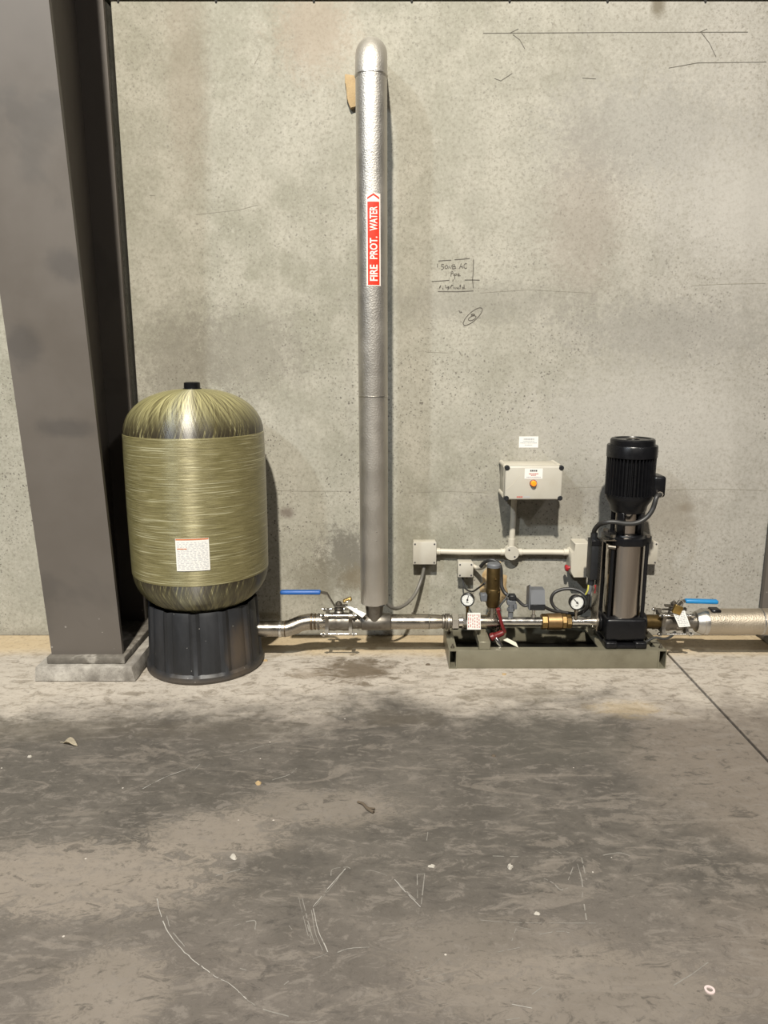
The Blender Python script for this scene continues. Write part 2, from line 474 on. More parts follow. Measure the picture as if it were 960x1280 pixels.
    n = t.noise(t.mapv(p, (30, 30, 0.6)), 1.0, 4)
    M['sleeve'] = t.out(t.mix(n, (0.36, 0.32, 0.28), (0.47, 0.43, 0.385)), t.step(n, 0.3, 0.7, 0.14, 0.22), 1.0)


make_materials()


# ------------------------------------------------------------------ mesh helpers
def bm_new():
    return bmesh.new()


def box(bm, x0, x1, y0, y1, z0, z1, bev=0.0, seg=2, mtx=None):
    g = bmesh.ops.create_cube(bm, size=1.0)
    vs = g['verts']
    for v in vs:
        v.co = Vector((x0 + (v.co.x + .5) * (x1 - x0), y0 + (v.co.y + .5) * (y1 - y0), z0 + (v.co.z + .5) * (z1 - z0)))
    if mtx is not None:
        bmesh.ops.transform(bm, matrix=mtx, verts=vs)
    if bev > 0:
        es = list({e for v in vs for e in v.link_edges})
        bmesh.ops.bevel(bm, geom=es, offset=bev, segments=seg, profile=0.5, affect='EDGES')
    return bm


def frame(d):
    d = d.normalized()
    up = Vector((0, 0, 1)) if abs(d.z) < 0.92 else Vector((0, -1, 0))
    s = d.cross(up).normalized()
    return s, s.cross(d).normalized()


def revolve(bm, a, axis, prof, n=24, cap0=True, cap1=True, phase=0.0):
    """prof: list of (distance along axis from a, radius)"""
    a, axis = Vector(a), Vector(axis).normalized()
    s, u = frame(axis)
    rings = []
    for t, r in prof:
        c = a + axis * t
        if r < 1e-6:
            rings.append([bm.verts.new(c)])
        else:
            rings.append([bm.verts.new(c + (s * math.cos(phase + 2 * math.pi * k / n) + u * math.sin(phase + 2 * math.pi * k / n)) * r) for k in range(n)])
    for i in range(len(rings) - 1):
        A, B = rings[i], rings[i + 1]
        for k in range(n):
            j = (k + 1) % n
            if len(A) == 1 and len(B) == 1:
                continue
            if len(A) == 1:
                bm.faces.new((A[0], B[j], B[k]))
            elif len(B) == 1:
                bm.faces.new((A[k], A[j], B[0]))
            else:
                bm.faces.new((A[k], A[j], B[j], B[k]))
    if cap0 and len(rings[0]) > 1:
        bm.faces.new(list(reversed(rings[0])))
    if cap1 and len(rings[-1]) > 1:
        bm.faces.new(rings[-1])
    return bm


def cyl(bm, a, b, r, r2=None, n=20, bev=0.0, phase=0.0):
    a, b = Vector(a), Vector(b)
    L = (b - a).length
    r2 = r if r2 is None else r2
    if bev > 0:
        pr = [(0, r - bev), (bev, r), (L - bev, r2), (L, r2 - bev)]
    else:
        pr = [(0, r), (L, r2)]
    return revolve(bm, a, b - a, pr, n, phase=phase)


def crom(pts, seg=6):
    pts = [Vector(p) for p in pts]
    Q = [pts[0] * 2 - pts[1]] + pts + [pts[-1] * 2 - pts[-2]]
    out = []
    for i in range(1, len(Q) - 2):
        p0, p1, p2, p3 = Q[i - 1:i + 3]
        for k in range(seg):
            t = k / seg
            out.append(0.5 * ((2 * p1) + (p2 - p0) * t + (2 * p0 - 5 * p1 + 4 * p2 - p3) * t * t + (3 * p1 - p0 - 3 * p2 + p3) * t ** 3))
    out.append(pts[-1])
    return out


def tube(bm, pts, r, n=10, smooth=6, radii=None):
    pts = crom(pts, smooth) if smooth else [Vector(p) for p in pts]
    m = len(pts)
    s = None
    rings = []
    for i, p in enumerate(pts):
        d = (pts[min(i + 1, m - 1)] - pts[max(i - 1, 0)]).normalized()
        if s is None:
            s, u = frame(d)
        else:
            s = (s - d * s.dot(d)).normalized()
        u = s.cross(d)
        rr = r if radii is None else radii[0] + (radii[1] - radii[0]) * i / (m - 1)
        rings.append([bm.verts.new(p + (s * math.cos(2 * math.pi * k / n) + u * math.sin(2 * math.pi * k / n)) * rr) for k in range(n)])
    for A, B in zip(rings, rings[1:]):
        for k in range(n):
            j = (k + 1) % n
            bm.faces.new((A[k], A[j], B[j], B[k]))
    bm.faces.new(list(reversed(rings[0])))
    bm.faces.new(rings[-1])
    return bm


def prism(bm, poly, direction):
    """poly: list of 3D points, extruded along a vector"""
    d = Vector(direction)
    A = [bm.verts.new(Vector(p)) for p in poly]
    B = [bm.verts.new(Vector(p) + d) for p in poly]
    n = len(A)
    bm.faces.new(A)
    bm.faces.new(list(reversed(B)))
    for k in range(n):
        j = (k + 1) % n
        bm.faces.new((A[j], A[k], B[k], B[j]))
    return bm


def ribbon(bm, pts, w, normal):
    """flat stroke of width w following pts, lying in the plane with the given normal"""
    nrm = Vector(normal)
    pts = [Vector(p) for p in pts]
    m = len(pts)
    L, Rr = [], []
    for i, p in enumerate(pts):
        d = (pts[min(i + 1, m - 1)] - pts[max(i - 1, 0)])
        if d.length < 1e-7:
            d = Vector((1, 0, 0))
        s = d.normalized().cross(nrm) * (w * 0.5)
        L.append(bm.verts.new(p + s))
        Rr.append(bm.verts.new(p - s))
    for i in range(m - 1):
        bm.faces.new((L[i], Rr[i], Rr[i + 1], L[i + 1]))
    return bm


def woff(o):
    v = Vector((0, 0, 0))
    while o is not None:
        v = v + o.location
        o = o.parent
    return v


def part(name, bm, mat, parent=None, local=False, label=None, kind=None, ang=38, loc=None):
    """link a bmesh as one mesh object; world coordinates unless local"""
    bmesh.ops.recalc_face_normals(bm, faces=bm.faces[:])
    me = bpy.data.meshes.new(name)
    if not local:
        off = woff(parent) if parent is not None else Vector((0, 0, 0))
        if loc is not None:
            off = off + Vector(loc)
        for v in bm.verts:
            v.co -= off
    bm.to_mesh(me)
    bm.free()
    me.materials.append(M[mat] if isinstance(mat, str) else mat)
    for p in me.polygons:
        p.use_smooth = True
    me.set_sharp_from_angle(angle=R(ang))
    o = bpy.data.objects.new(name, me)
    COL.objects.link(o)
    if loc is not None:
        o.location = loc
    if parent is not None:
        o.parent = parent
    if label:
        o['label'] = label
    if kind:
        o['kind'] = kind
    return o


def tag(o, label, cat, group=None, kind=None):
    o['label'] = label
    o['category'] = cat
    if group:
        o['group'] = group
    if kind:
        o['kind'] = kind
    return o


def thing(name, label, cat, loc=(0, 0, 0), rotz=0.0, group=None):
    o = bpy.data.objects.new(name, None)
    o.empty_display_size = 0.05
    COL.objects.link(o)
    o.location = loc
    o.rotation_euler = (0, 0, rotz)
    return tag(o, label, cat, group)


def piece(name, me, parent, loc, rot=(0, 0, 0), scale=None):
    """a repeat that shares mesh data"""
    o = bpy.data.objects.new(name, me)
    COL.objects.link(o)
    o.parent = parent
    o.location = loc
    o.rotation_euler = rot
    if scale:
        o.scale = scale
    return o


def text_verts(s, size=1.0, embolden=0.0):
    cu = bpy.data.curves.new('txt', 'FONT')
    cu.body = s
    cu.size = size
    cu.offset = embolden
    cu.resolution_u = 3
    ob = bpy.data.objects.new('txt', cu)
    COL.objects.link(ob)
    dg = bpy.context.evaluated_depsgraph_get()
    me = bpy.data.meshes.new_from_object(ob.evaluated_get(dg))
    vs = [tuple(v.co) for v in me.vertices]
    fs = [tuple(p.vertices) for p in me.polygons]
    bpy.data.objects.remove(ob)
    bpy.data.curves.remove(cu)
    bpy.data.meshes.remove(me)
    return vs, fs


# ------------------------------------------------------------------ setting: floor
bm = bm_new()
box(bm, -4.5, 4.5, -2.5, 3.9, -0.30, -0.10)
floor = part('floor', bm, 'joint')
floor['kind'] = 'structure'
floor['label'] = 'stained grey concrete floor with a saw-cut joint'
JX = 1.345
for a, b in ((-4.5, JX - 0.005), (JX + 0.005, 4.5)):
    bm = bm_new()
    box(bm, a, b, -2.5, WY + 0.02, -0.10, 0.0, 0.002, 1)
    part('floor_slab', bm, 'floor', floor)

# ------------------------------------------------------------------ setting: wall of concrete panels
bm = bm_new()
box(bm, -4.5, 4.5, WY + 0.10, WY + 0.25, -0.05, 5.2)
wall = part('wall_back', bm, 'joint')
wall['kind'] = 'structure'
wall['label'] = 'speckled grey concrete panel wall behind the pump'
GX0, GX1, GZ = -1.182, -1.164, 2.862
for a, b, c, d in ((-4.5, GX0, 0.0, GZ), (GX1, 4.5, 0.0, GZ), (-4.5, GX0, GZ + 0.02, 5.2), (GX1, 4.5, GZ + 0.02, 5.2)):
    bm = bm_new()
    box(bm, a, b, WY, WY + 0.10, c, d, 0.003, 1)
    part('concrete_panel', bm, 'wall', wall)
# sealant blobs in the joint over the panel
bm = bm_new()
for k in range(9):
    xx = -1.138 + k * 0.417
    box(bm, xx, xx + 0.011, WY - 0.002, WY + 0.01, GZ - 0.010, GZ + 0.022, 0.003, 1)
part('joint_packer', bm, 'joint', wall, kind='stuff')


def wp(px, py, off=0.0007):
    return P(px, py, WY - off)


def wall_strokes(name, strokes, w, mat, label, conv=None, zoff=0.0009):
    bm = bm_new()
    for s in strokes:
        ribbon(bm, [wp(*(conv(*q) if conv else q), zoff) for q in s], w, (0, -1, 0))
    return part(name, bm, mat, wall, label=label, kind='stuff')


def cv(x, y):
    return 540 + x / 13.714, 316 + y / 13.714


HW = [
    # box
    [(110, 140), (210, 132), (330, 126)], [(385, 118), (500, 110), (650, 98)], [(710, 115), (708, 300), (695, 470), (708, 600)],
    [(100, 662), (250, 664), (420, 666), (560, 660), (710, 652)], [(95, 185), (93, 250)],
    [(-5, 490), (120, 484), (240, 475), (300, 468)], [(560, 466), (690, 465), (815, 468)],
    # 50NB AC
    [(205, 200), (165, 198), (158, 232), (190, 234), (202, 258), (185, 282), (155, 286)],
    [(240, 215), (222, 240), (230, 270), (258, 270), (272, 240), (258, 214), (240, 215)],
    [(285, 275), (290, 225), (325, 272), (335, 215)],
    [(350, 275), (352, 205), (388, 202), (392, 228), (358, 238), (405, 240), (408, 266), (352, 275)],
    [(468, 270), (500, 180), (530, 268)], [(482, 240), (522, 238)],
    [(600, 190), (575, 182), (548, 210), (548, 250), (568, 270), (598, 258)],
    # Pipe
    [(325, 405), (328, 325), (355, 320), (362, 345), (330, 360)], [(372, 355), (372, 395)],
    [(388, 455), (390, 362), (415, 355), (425, 375), (392, 392)], [(440, 385), (470, 375), (462, 355), (442, 365), (446, 395), (490, 392)],
    [(365, 455), (352, 490)],
    # third line
    [(125, 610), (150, 555)], [(148, 590), (128, 585)], [(182, 600), (190, 630)], [(228, 550), (240, 600), (268, 600)], [(270, 575), (280, 612), (268, 640)], [(285, 575), (280, 612)],
    [(300, 610), (345, 548)], [(335, 560), (365, 560)], [(365, 585), (378, 620), (392, 590), (405, 620), (418, 590)], [(430, 615), (450, 585), (458, 618), (432, 608)],
    [(485, 545), (480, 615)], [(470, 570), (496, 570)], [(545, 590), (518, 595), (522, 615), (548, 610)], [(548, 545), (555, 615), (572, 612)],
]
wall_strokes('pencil_writing', HW, 0.0036, 'pencil', 'handwritten pencil note in a box on the concrete', cv)


def cv2(x, y):
    return 530 + x / 9.6, 310 + y / 9.6


ell = [(585 + 118 * math.cos(a) * 0.90 - 70 * math.sin(a) * 0.62, 822 + 92 * math.sin(a) - 52 * math.cos(a)) for a in [2 * math.pi * k / 28 for k in range(29)]]
ell2 = [(578 + 46 * math.cos(a), 842 + 25 * math.sin(a) - 16 * math.cos(a)) for a in [2 * math.pi * k / 16 for k in range(17)]]
wall_strokes('pencil_circle', [ell, ell2, [(562, 800), (590, 790), (612, 800)], [(565, 808), (610, 806)], [(420, 750), (430, 775), (458, 775), (440, 762)]], 0.0036, 'pencil', 'pencilled ring with a small loop inside', cv2)
wall_strokes('pencil_line', [[(604, 41.5), (690, 41), (760, 40.5), (935, 40)], [(638, 41), (648, 36)], [(641, 43), (650, 50), (656, 61)], [(875, 40), (884, 36)], [(877, 41), (887, 54), (895, 71)],
                             [(836, 85), (872, 78.5), (958, 77.5)], [(728, 97.5), (745, 98.5)], [(618, 98), (626, 101), (640, 92)]], 0.0024, 'pencil', 'long thin pencil setting-out line')
wall_strokes('hairline_crack', [
    [(340, 613), (380, 614), (440, 614)], [(510, 616), (560, 614), (610, 616)], [(715, 610), (760, 608)], [(830, 612), (900, 611), (958, 613)],
    [(865, 357), (905, 355), (957, 354)], [(600, 366), (660, 362), (740, 366)], [(567, 565), (567.5, 580)], [(711, 538), (711, 548)],
    [(318, 80), (323, 70), (326, 62)], [(187, 244), (194, 244)], [(495, 230), (495.5, 240)], [(250, 410), (270, 430), (290, 462), (300, 480)], [(245, 268), (300, 262), (322, 256)],
    [(385, 690), (400, 715), (412, 722)], [(533, 440), (560, 441)], [(810, 75), (802, 110), (797, 125)]], 0.0022, 'crack', 'fine hairline crack')

# ------------------------------------------------------------------ steel column and plinth
CX0, CX1 = -1.462, -1.150
CXM = (CX0 + CX1) / 2
CZ0, CZ1 = 0.099, 4.6


def cfront(z):
    return 3.115 - 0.088 * z


ft = 0.022
plate_mat = simple('dirty_base_plate', (0.13, 0.115, 0.095), 0.7, 0.0, 0.4, 40, 0.3, (0.42, 0.39, 0.34), 0.75)


def steel_column(label, dx, lip, z0):
    c_ = thing('steel_column', label, 'column', (CXM + dx, 3.35, z0), 0, 'tapered steel columns along the wall')
    x0, x1, xm = CX0 + dx, CX1 + dx, CXM + dx
    zb = z0 + 0.032
    b_ = bm_new()
    prism(b_, [(x0, cfront(zb), zb), (x0, cfront(CZ1), CZ1), (x0, cfront(CZ1) + ft, CZ1), (x0, cfront(zb) + ft, zb)], (x1 - x0, 0, 0))
    part('front_flange', b_, 'primer', c_)
    b_ = bm_new()
    prism(b_, [(xm - 0.007, cfront(zb) + ft, zb), (xm - 0.007, cfront(CZ1) + ft, CZ1), (xm - 0.007, 3.535, CZ1), (xm - 0.007, 3.535, zb)], (0.014, 0, 0))
    part('web', b_, 'primer', c_)
    b_ = bm_new()
    box(b_, x0 - 0.01, x1 - 0.030, 3.535, 3.560, zb, CZ1)
    part('back_flange', b_, 'primer', c_)
    b_ = bm_new()
    box(b_, x0 - lip * 0.6, x1 + lip, cfront(CZ0) - 0.03, 3.575, z0, zb, 0.004, 2)
    part('base_plate', b_, plate_mat, c_)
    return c_


steel_column('tall grey-brown painted steel column standing left of the tank', 0.0, 0.018, 0.067)
steel_column('matching steel column at the far right end of the insulated pipe', 1.878 - CX0, 0.0, 0.0)
bm = bm_new()
px0, px1, py0, pz = -1.512, -1.092, 3.045, 0.067
for i in range(1):
    V = [bm.verts.new(c) for c in ((px0 - .004, py0 - .005, 0), (px1 + .014, py0 - .005, 0), (px1 + .014, WY - .002, 0), (px0 - .004, WY - .002, 0),
                                   (px0, py0, pz), (px1, py0, pz), (px1, WY - .002, pz), (px0, WY - .002, pz))]
    for f in ((0, 1, 5, 4), (1, 2, 6, 5), (2, 3, 7, 6), (3, 0, 4, 7), (4, 5, 6, 7), (3, 2, 1, 0)):
        bm.faces.new([V[k] for k in f])
    bmesh.ops.bevel(bm, geom=bm.edges[:], offset=0.006, segments=2, profile=0.5, affect='EDGES')
    bmesh.ops.subdivide_edges(bm, edges=[e for e in bm.edges if e.calc_length() > 0.15], cuts=14, use_grid_fill=True)
    for v in bm.verts:
        if v.co.z > 0.004:
            v.co += Vector((random.uniform(-1, 1), random.uniform(-1, 1), random.uniform(-1, 0.4))) * 0.0022
tag(part('column_plinth', bm, 'plinth'), 'low chipped concrete pad under the steel column', 'plinth')

# ------------------------------------------------------------------ pressure tank
TX, TY = -0.822, 3.262
TR, TB, TT = 0.298, 0.455, 1.062
tank = thing('pressure_tank', 'large yellow-green fibreglass pressure tank on a black skirt', 'tank', (TX, TY, 0))


def lathe_part(name, prof, mat, n=72, label=None):
    b_ = bm_new()
    revolve(b_, (TX, TY, 0), (0, 0, 1), prof, n, phase=0.01)
    return part(name, b_, mat, tank, label=label)


lathe_part('wound_band', [(TB - 0.004, TR - 0.004), (TB, TR), (0.60, TR + 0.002), (0.76, TR + 0.003), (0.95, TR + 0.002), (TT, TR), (TT + 0.004, TR - 0.004)], 'band')
dome = []
for k in range(0, 15):
    a = R(90 * k / 14)
    dome.append((TT + 0.185 * math.sin(a) ** 1.0, max(0.0, (TR - 0.002) * math.cos(a) ** 0.82) if k < 14 else 0.0))
lathe_part('top_dome', dome, 'dome')
dome = []
for k in range(0, 15):
    a = R(90 * k / 14)
    dome.append((TB - 0.19 * math.sin(a), max(0.0, (TR - 0.002) * math.cos(a) ** 0.85) if k < 14 else 0.0))
lathe_part('bottom_dome', dome, 'dome')
bm = bm_new()
revolve(bm, (TX, TY, TT + 0.176), (0, 0, 1), [(0, 0.040), (0.010, 0.040), (0.012, 0.035), (0.034, 0.034), (0.037, 0.030)], 16)
part('top_fitting', bm, 'black', tank, label='black plug on top of the dome')
# ribbed skirt
bm = bm_new()
N = 96
rings = []
for z, r in ((0.0, 0.258), (0.012, 0.264), (0.030, 0.262), (0.042, 0.252), (0.15, 0.247), (0.295, 0.241), (0.315, 0.240)):
    ring = []
    for k in range(N):
        a = 2 * math.pi * (k + 0.5) / N
        q = (k % 8)
        rr = r + (0.0 if z < 0.04 else (0.005 if q in (0, 1) else (-0.004 if q in (2, 7) else 0.0)))
        if z > 0.30:
            rr = r + (0.004 if q in (0, 1) else -0.006)
        ring.append(bm.verts.new((TX + rr * math.cos(a), TY + rr * math.sin(a), z)))
    rings.append(ring)
for r, z in ((0.22, 0.300), (0.215, 0.02)):
    rings.append([bm.verts.new((TX + r * math.cos(2 * math.pi * (k + .5) / N), TY + r * math.sin(2 * math.pi * (k + .5) / N), z)) for k in range(N)])
for A, B in zip(rings, rings[1:]):
    for k in range(N):
        j = (k + 1) % N
        bm.faces.new((A[k], A[j], B[j], B[k]))
part('skirt', bm, 'skirt', tank, label='black ribbed plastic skirt', ang=25)


def tank_patch(bm, a0, a1, z0, z1, r, n=14):
    """patch curved on the tank; angle 0 faces the camera side (-Y), positive to the right"""
    A, B = [], []
    for k in range(n + 1):
        a = a0 + (a1 - a0) * k / n
        A.append(bm.verts.new((TX + r * math.sin(a), TY - r * math.cos(a), z0)))
        B.append(bm.verts.new((TX + r * math.sin(a), TY - r * math.cos(a), z1)))
    for k in range(n):
        bm.faces.new((A[k], A[k + 1], B[k + 1], B[k]))


LA0, LA1, LZ0, LZ1 = -0.085, 0.362, 0.523, 0.660
bm = bm_new()
tank_patch(bm, LA0, LA1, LZ0, LZ1, TR + 0.0042)
lab = part('label_sticker', bm, 'white', tank, label='white instruction label with fine print')
bm = bm_new()
tank_patch(bm, LA0 + 0.005, LA1 - 0.005, LZ1 - 0.007, LZ1 - 0.001, TR + 0.0048)
tank_patch(bm, LA0 + 0.02, LA0 + 0.15, LZ1 - 0.045, LZ1 - 0.041, TR + 0.0048)
part('orange_print', bm, simple('orange_print', (0.60, 0.20, 0.08), 0.6), lab)
bm = bm_new()
zz = LZ1 - 0.017
while zz > LZ0 + 0.006:
    a = LA0 + 0.02
    while a < LA1 - 0.03:
        w = random.uniform(0.01, 0.06)
        tank_patch(bm, a, min(a + w, LA1 - 0.02), zz - 0.0012, zz + 0.0012, TR + 0.0048, 3)
        a += w + random.uniform(0.006, 0.03)
    zz -= 0.0062
part('fine_print', bm, simple('faint_print', (0.56, 0.56, 0.57), 0.6), lab, kind='stuff')

# ------------------------------------------------------------------ header pipe: tank outlet, bend, tee, run to the skid
PY, PZ = 3.300, 0.180
RX = -0.044     # riser axis
hdr = thing('header_pipe', 'stainless pipe run from the tank through a tee to the skid', 'pipe', (RX, PY, 0))
OZ = 0.151
bm = bm_new()
cyl(bm, (-0.60, 3.285, OZ), (-0.465, 3.285, OZ), 0.037, n=28)
part('outlet_pipe', bm, 'steel', hdr)
bm = bm_new()
pts = [(-0.465, 3.285, OZ), (-0.445, 3.285, OZ + 0.001), (-0.415, 3.29, OZ + 0.010), (-0.385, 3.296, OZ + 0.022), (-0.350, 3.30, PZ - 0.001), (-0.325, 3.30, PZ)]
tube(bm, pts, 0.037, 28, 6)
part('offset_bend', bm, 'steel', hdr)
for xx, rr, w, m_, z_ in ((-0.478, 0.0395, 0.014, 'steel_bright', OZ), (-0.455, 0.0385, 0.007, 'tint', OZ), (-0.335, 0.0390, 0.010, 'tint', PZ), (-0.318, 0.0385, 0.008, 'tint', PZ), (-0.302, 0.039, 0.009, 'steel_dull', PZ)):
    bm = bm_new()
    yy = 3.285 if z_ == OZ else 3.30
    cyl(bm, (xx - w / 2, yy, z_), (xx + w / 2, yy, z_), rr, n=28, bev=0.002)
    part('weld_band', bm, m_, hdr)
bm = bm_new()
cyl(bm, (-0.325, PY, PZ), (-0.262, PY, PZ), 0.035, n=28)
part('pipe_stub', bm, 'steel', hdr)
bm = bm_new()
cyl(bm, (-0.158, PY, PZ), (-0.105, PY, PZ), 0.033, n=28)
part('pipe_stub', bm, 'steel_dull', hdr)
bm = bm_new()
revolve(bm, (-0.105, PY, PZ), (1, 0, 0), [(0, 0.034), (0.004, 0.039), (0.135, 0.039), (0.139, 0.034)], 32)
revolve(bm, (RX, PY, PZ), (0, 0, 1), [(0.0, 0.037), (0.045, 0.038), (0.075, 0.042), (0.10, 0.043)], 32)
part('tee', bm, 'steel_dull', hdr, ang=60)
bm = bm_new()
revolve(bm, (0.034, PY, PZ), (1, 0, 0), [(0, 0.034), (0.005, 0.035), (0.175, 0.034), (0.21, 0.033), (0.245, 0.029), (0.255, 0.029)], 32)
part('pipe_run', bm, 'steel', hdr)
bm = bm_new()
cyl(bm, (0.205, PY, PZ), (0.210, PY, PZ), 0.0352, n=32, bev=0.001)
part('weld_band', bm, 'steel_dull', hdr)
bm = bm_new()
cyl(bm, (0.268, PY, PZ), (0.280, PY, PZ), 0.034, n=32, bev=0.003)
cyl(bm, (0.282, PY, PZ), (0.292, PY, PZ), 0.038, n=32, bev=0.003)
part('end_flange', bm, 'steel_dull', hdr)

# ------------------------------------------------------------------ riser in aluminium cladding
rz0 = 0.272
ris = thing('riser_pipe', 'tall aluminium-clad riser pipe against the concrete wall', 'pipe', (RX, PY, rz0))
RR = 0.0635
bm = bm_new()
tilt = Vector((-0.007, 0, 2.48 - rz0))       # the riser leans a touch
a0 = Vector((RX, PY, rz0))
revolve(bm, a0, tilt, [(0, RR - 0.010), (0.001, RR - 0.002), (0.006, RR), (tilt.length, RR)], 40)
part('cladding', bm, 'clad', ris)
top = a0 + tilt
bm = bm_new()
pts = [top + Vector((0, 0, -0.01)), top]
RC = 0.105
for k in range(1, 13):
    a = R(90 * k / 12)
    pts.append(top + Vector((0, RC - RC * math.cos(a), RC * math.sin(a))))
pts.append(Vector((top.x, WY + 0.02, top.z + RC)))
tube(bm, pts, RR + 0.001, 40, 0)
part('elbow', bm, 'clad', ris, ang=60)
for zz, rr, h in ((2.478, RR + 0.0035, 0.007), (1.214, RR + 0.002, 0.006)):
    c = a0 + tilt * ((zz - rz0) / tilt.z)
    bm = bm_new()
    revolve(bm, c - Vector((0, 0, h / 2)), (0, 0, 1), [(0, rr - 0.003), (h * .25, rr), (h * .75, rr), (h, rr - 0.003)], 40)
    part('seam_band', bm, 'clad_smooth', ris)
# short lap seam and rivets
for zz, aa in ((0.62, 0.2), (0.58, 0.2)):
    bm = bm_new()
    c = a0 + tilt * ((zz - rz0) / tilt.z)
    revolve(bm, c + Vector((RR * math.sin(aa), -RR * math.cos(aa), 0)) - Vector((0, -0.001, 0)), (0, -1, 0), [(0, 0.003), (0.002, 0.0025), (0.003, 0)], 8)
    part('rivet', bm, 'steel_bright', ris)

# sign wrapped round the riser
SA = 0.10                       # angle of the sign's middle, to the right
SZ0, SZ1 = 1.668, 2.035
SW = 0.0295                     # half width along the girth


def rbend(u, v, r):
    """u along girth from the sign's middle, v height"""
    c = a0 + tilt * ((v - rz0) / tilt.z)
    a = SA + u / RR
    return Vector((c.x + r * math.sin(a), c.y - r * math.cos(a), v))


def rpatch(bm, u0, u1, v0, v1, r, n=10):
    A = [bm.verts.new(rbend(u0 + (u1 - u0) * k / n, v0, r)) for k in range(n + 1)]
    B = [bm.verts.new(rbend(u0 + (u1 - u0) * k / n, v1, r)) for k in range(n + 1)]
    for k in range(n):
        bm.faces.new((A[k], A[k + 1], B[k + 1], B[k]))


def rpoly(bm, vs, fs, r):
    """flat faces (girth, height) cut into strips and bent on the riser"""
    b2 = bmesh.new()
    V = [b2.verts.new((u, v, 0)) for u, v in vs]
    for f in fs:
        try:
            b2.faces.new([V[i] for i in f])
        except ValueError:
            pass
    for k in range(-8, 9):
        bmesh.ops.bisect_plane(b2, geom=b2.verts[:] + b2.edges[:] + b2.faces[:], plane_co=(k * 0.004, 0, 0), plane_no=(1, 0, 0))
    b2.verts.index_update()
    W = [bm.verts.new(rbend(v.co.x, v.co.y, r)) for v in b2.verts]
    for f in b2.faces:
        bm.faces.new([W[v.index] for v in f.verts])
    b2.free()


bm = bm_new()
rpatch(bm, -SW, SW, SZ0, SZ1 - 0.008, RR + 0.0011)
sign = part('pipe_marker', bm, 'sign_white', ris, label='red pipe marker reading FIRE PROT. WATER with an arrow')
bm = bm_new()
rpatch(bm, -SW + 0.0055, SW - 0.0055, SZ0 + 0.004, 1.996, RR + 0.0017)
part('red_field', bm, 'sign_red', sign)
bm = bm_new()
hw = SW - 0.005
rpoly(bm, [(-hw, 2.005), (0, 2.020), (hw, 2.005), (hw, 2.0125), (0, 2.0275), (-hw, 2.0125)], [(0, 1, 4, 5), (1, 2, 3, 4)], RR + 0.0017)
part('chevron', bm, 'sign_red', sign)
for word, v0, v1 in (('FIRE', 1.688, 1.752), ('PROT.', 1.774, 1.862), ('WATER', 1.884, 1.978)):
    vs, fs = text_verts(word, 1.0, 0.022)
    xs = [v[0] for v in vs]
    ys = [v[1] for v in vs]
    xa, xb, ya, yb = min(xs), max(xs), min(ys), max(ys)
    v2 = [(0.0155 - 0.031 * (y - ya) / (yb - ya), v0 + (v1 - v0) * (x - xa) / (xb - xa)) for x, y, _ in vs]
    # one mesh per letter: faces joined through shared vertices
    par = list(range(len(vs)))

    def root_(i):
        while par[i] != i:
            i = par[i]
        return i
    for f in fs:
        for q in f[1:]:
            par[root_(q)] = root_(f[0])
    for g in sorted({root_(f[0]) for f in fs}):
        bm = bm_new()
        rpoly(bm, v2, [f for f in fs if root_(f[0]) == g], RR + 0.0023)
        bmesh.ops.delete(bm, geom=[v for v in bm.verts if not v.link_faces], context='VERTS')
        part('letter', bm, 'sign_white', sign)

# foam left where the riser goes through the wall
bm = bm_new()
poly = [(431, 92), (443, 94), (452, 100), (452, 128), (444, 133), (438, 136), (436, 130), (433, 122), (434, 112), (431, 104)]
prism(bm, [P(a, b, WY - 0.022) for a, b in poly], (0, 0.0215, 0))
bmesh.ops.bevel(bm, geom=bm.edges[:], offset=0.004, segments=2, profile=0.5, affect='EDGES')
tag(part('foam_scrap', bm, 'foam'), 'torn tan foam scrap on the wall beside the riser top', 'foam')


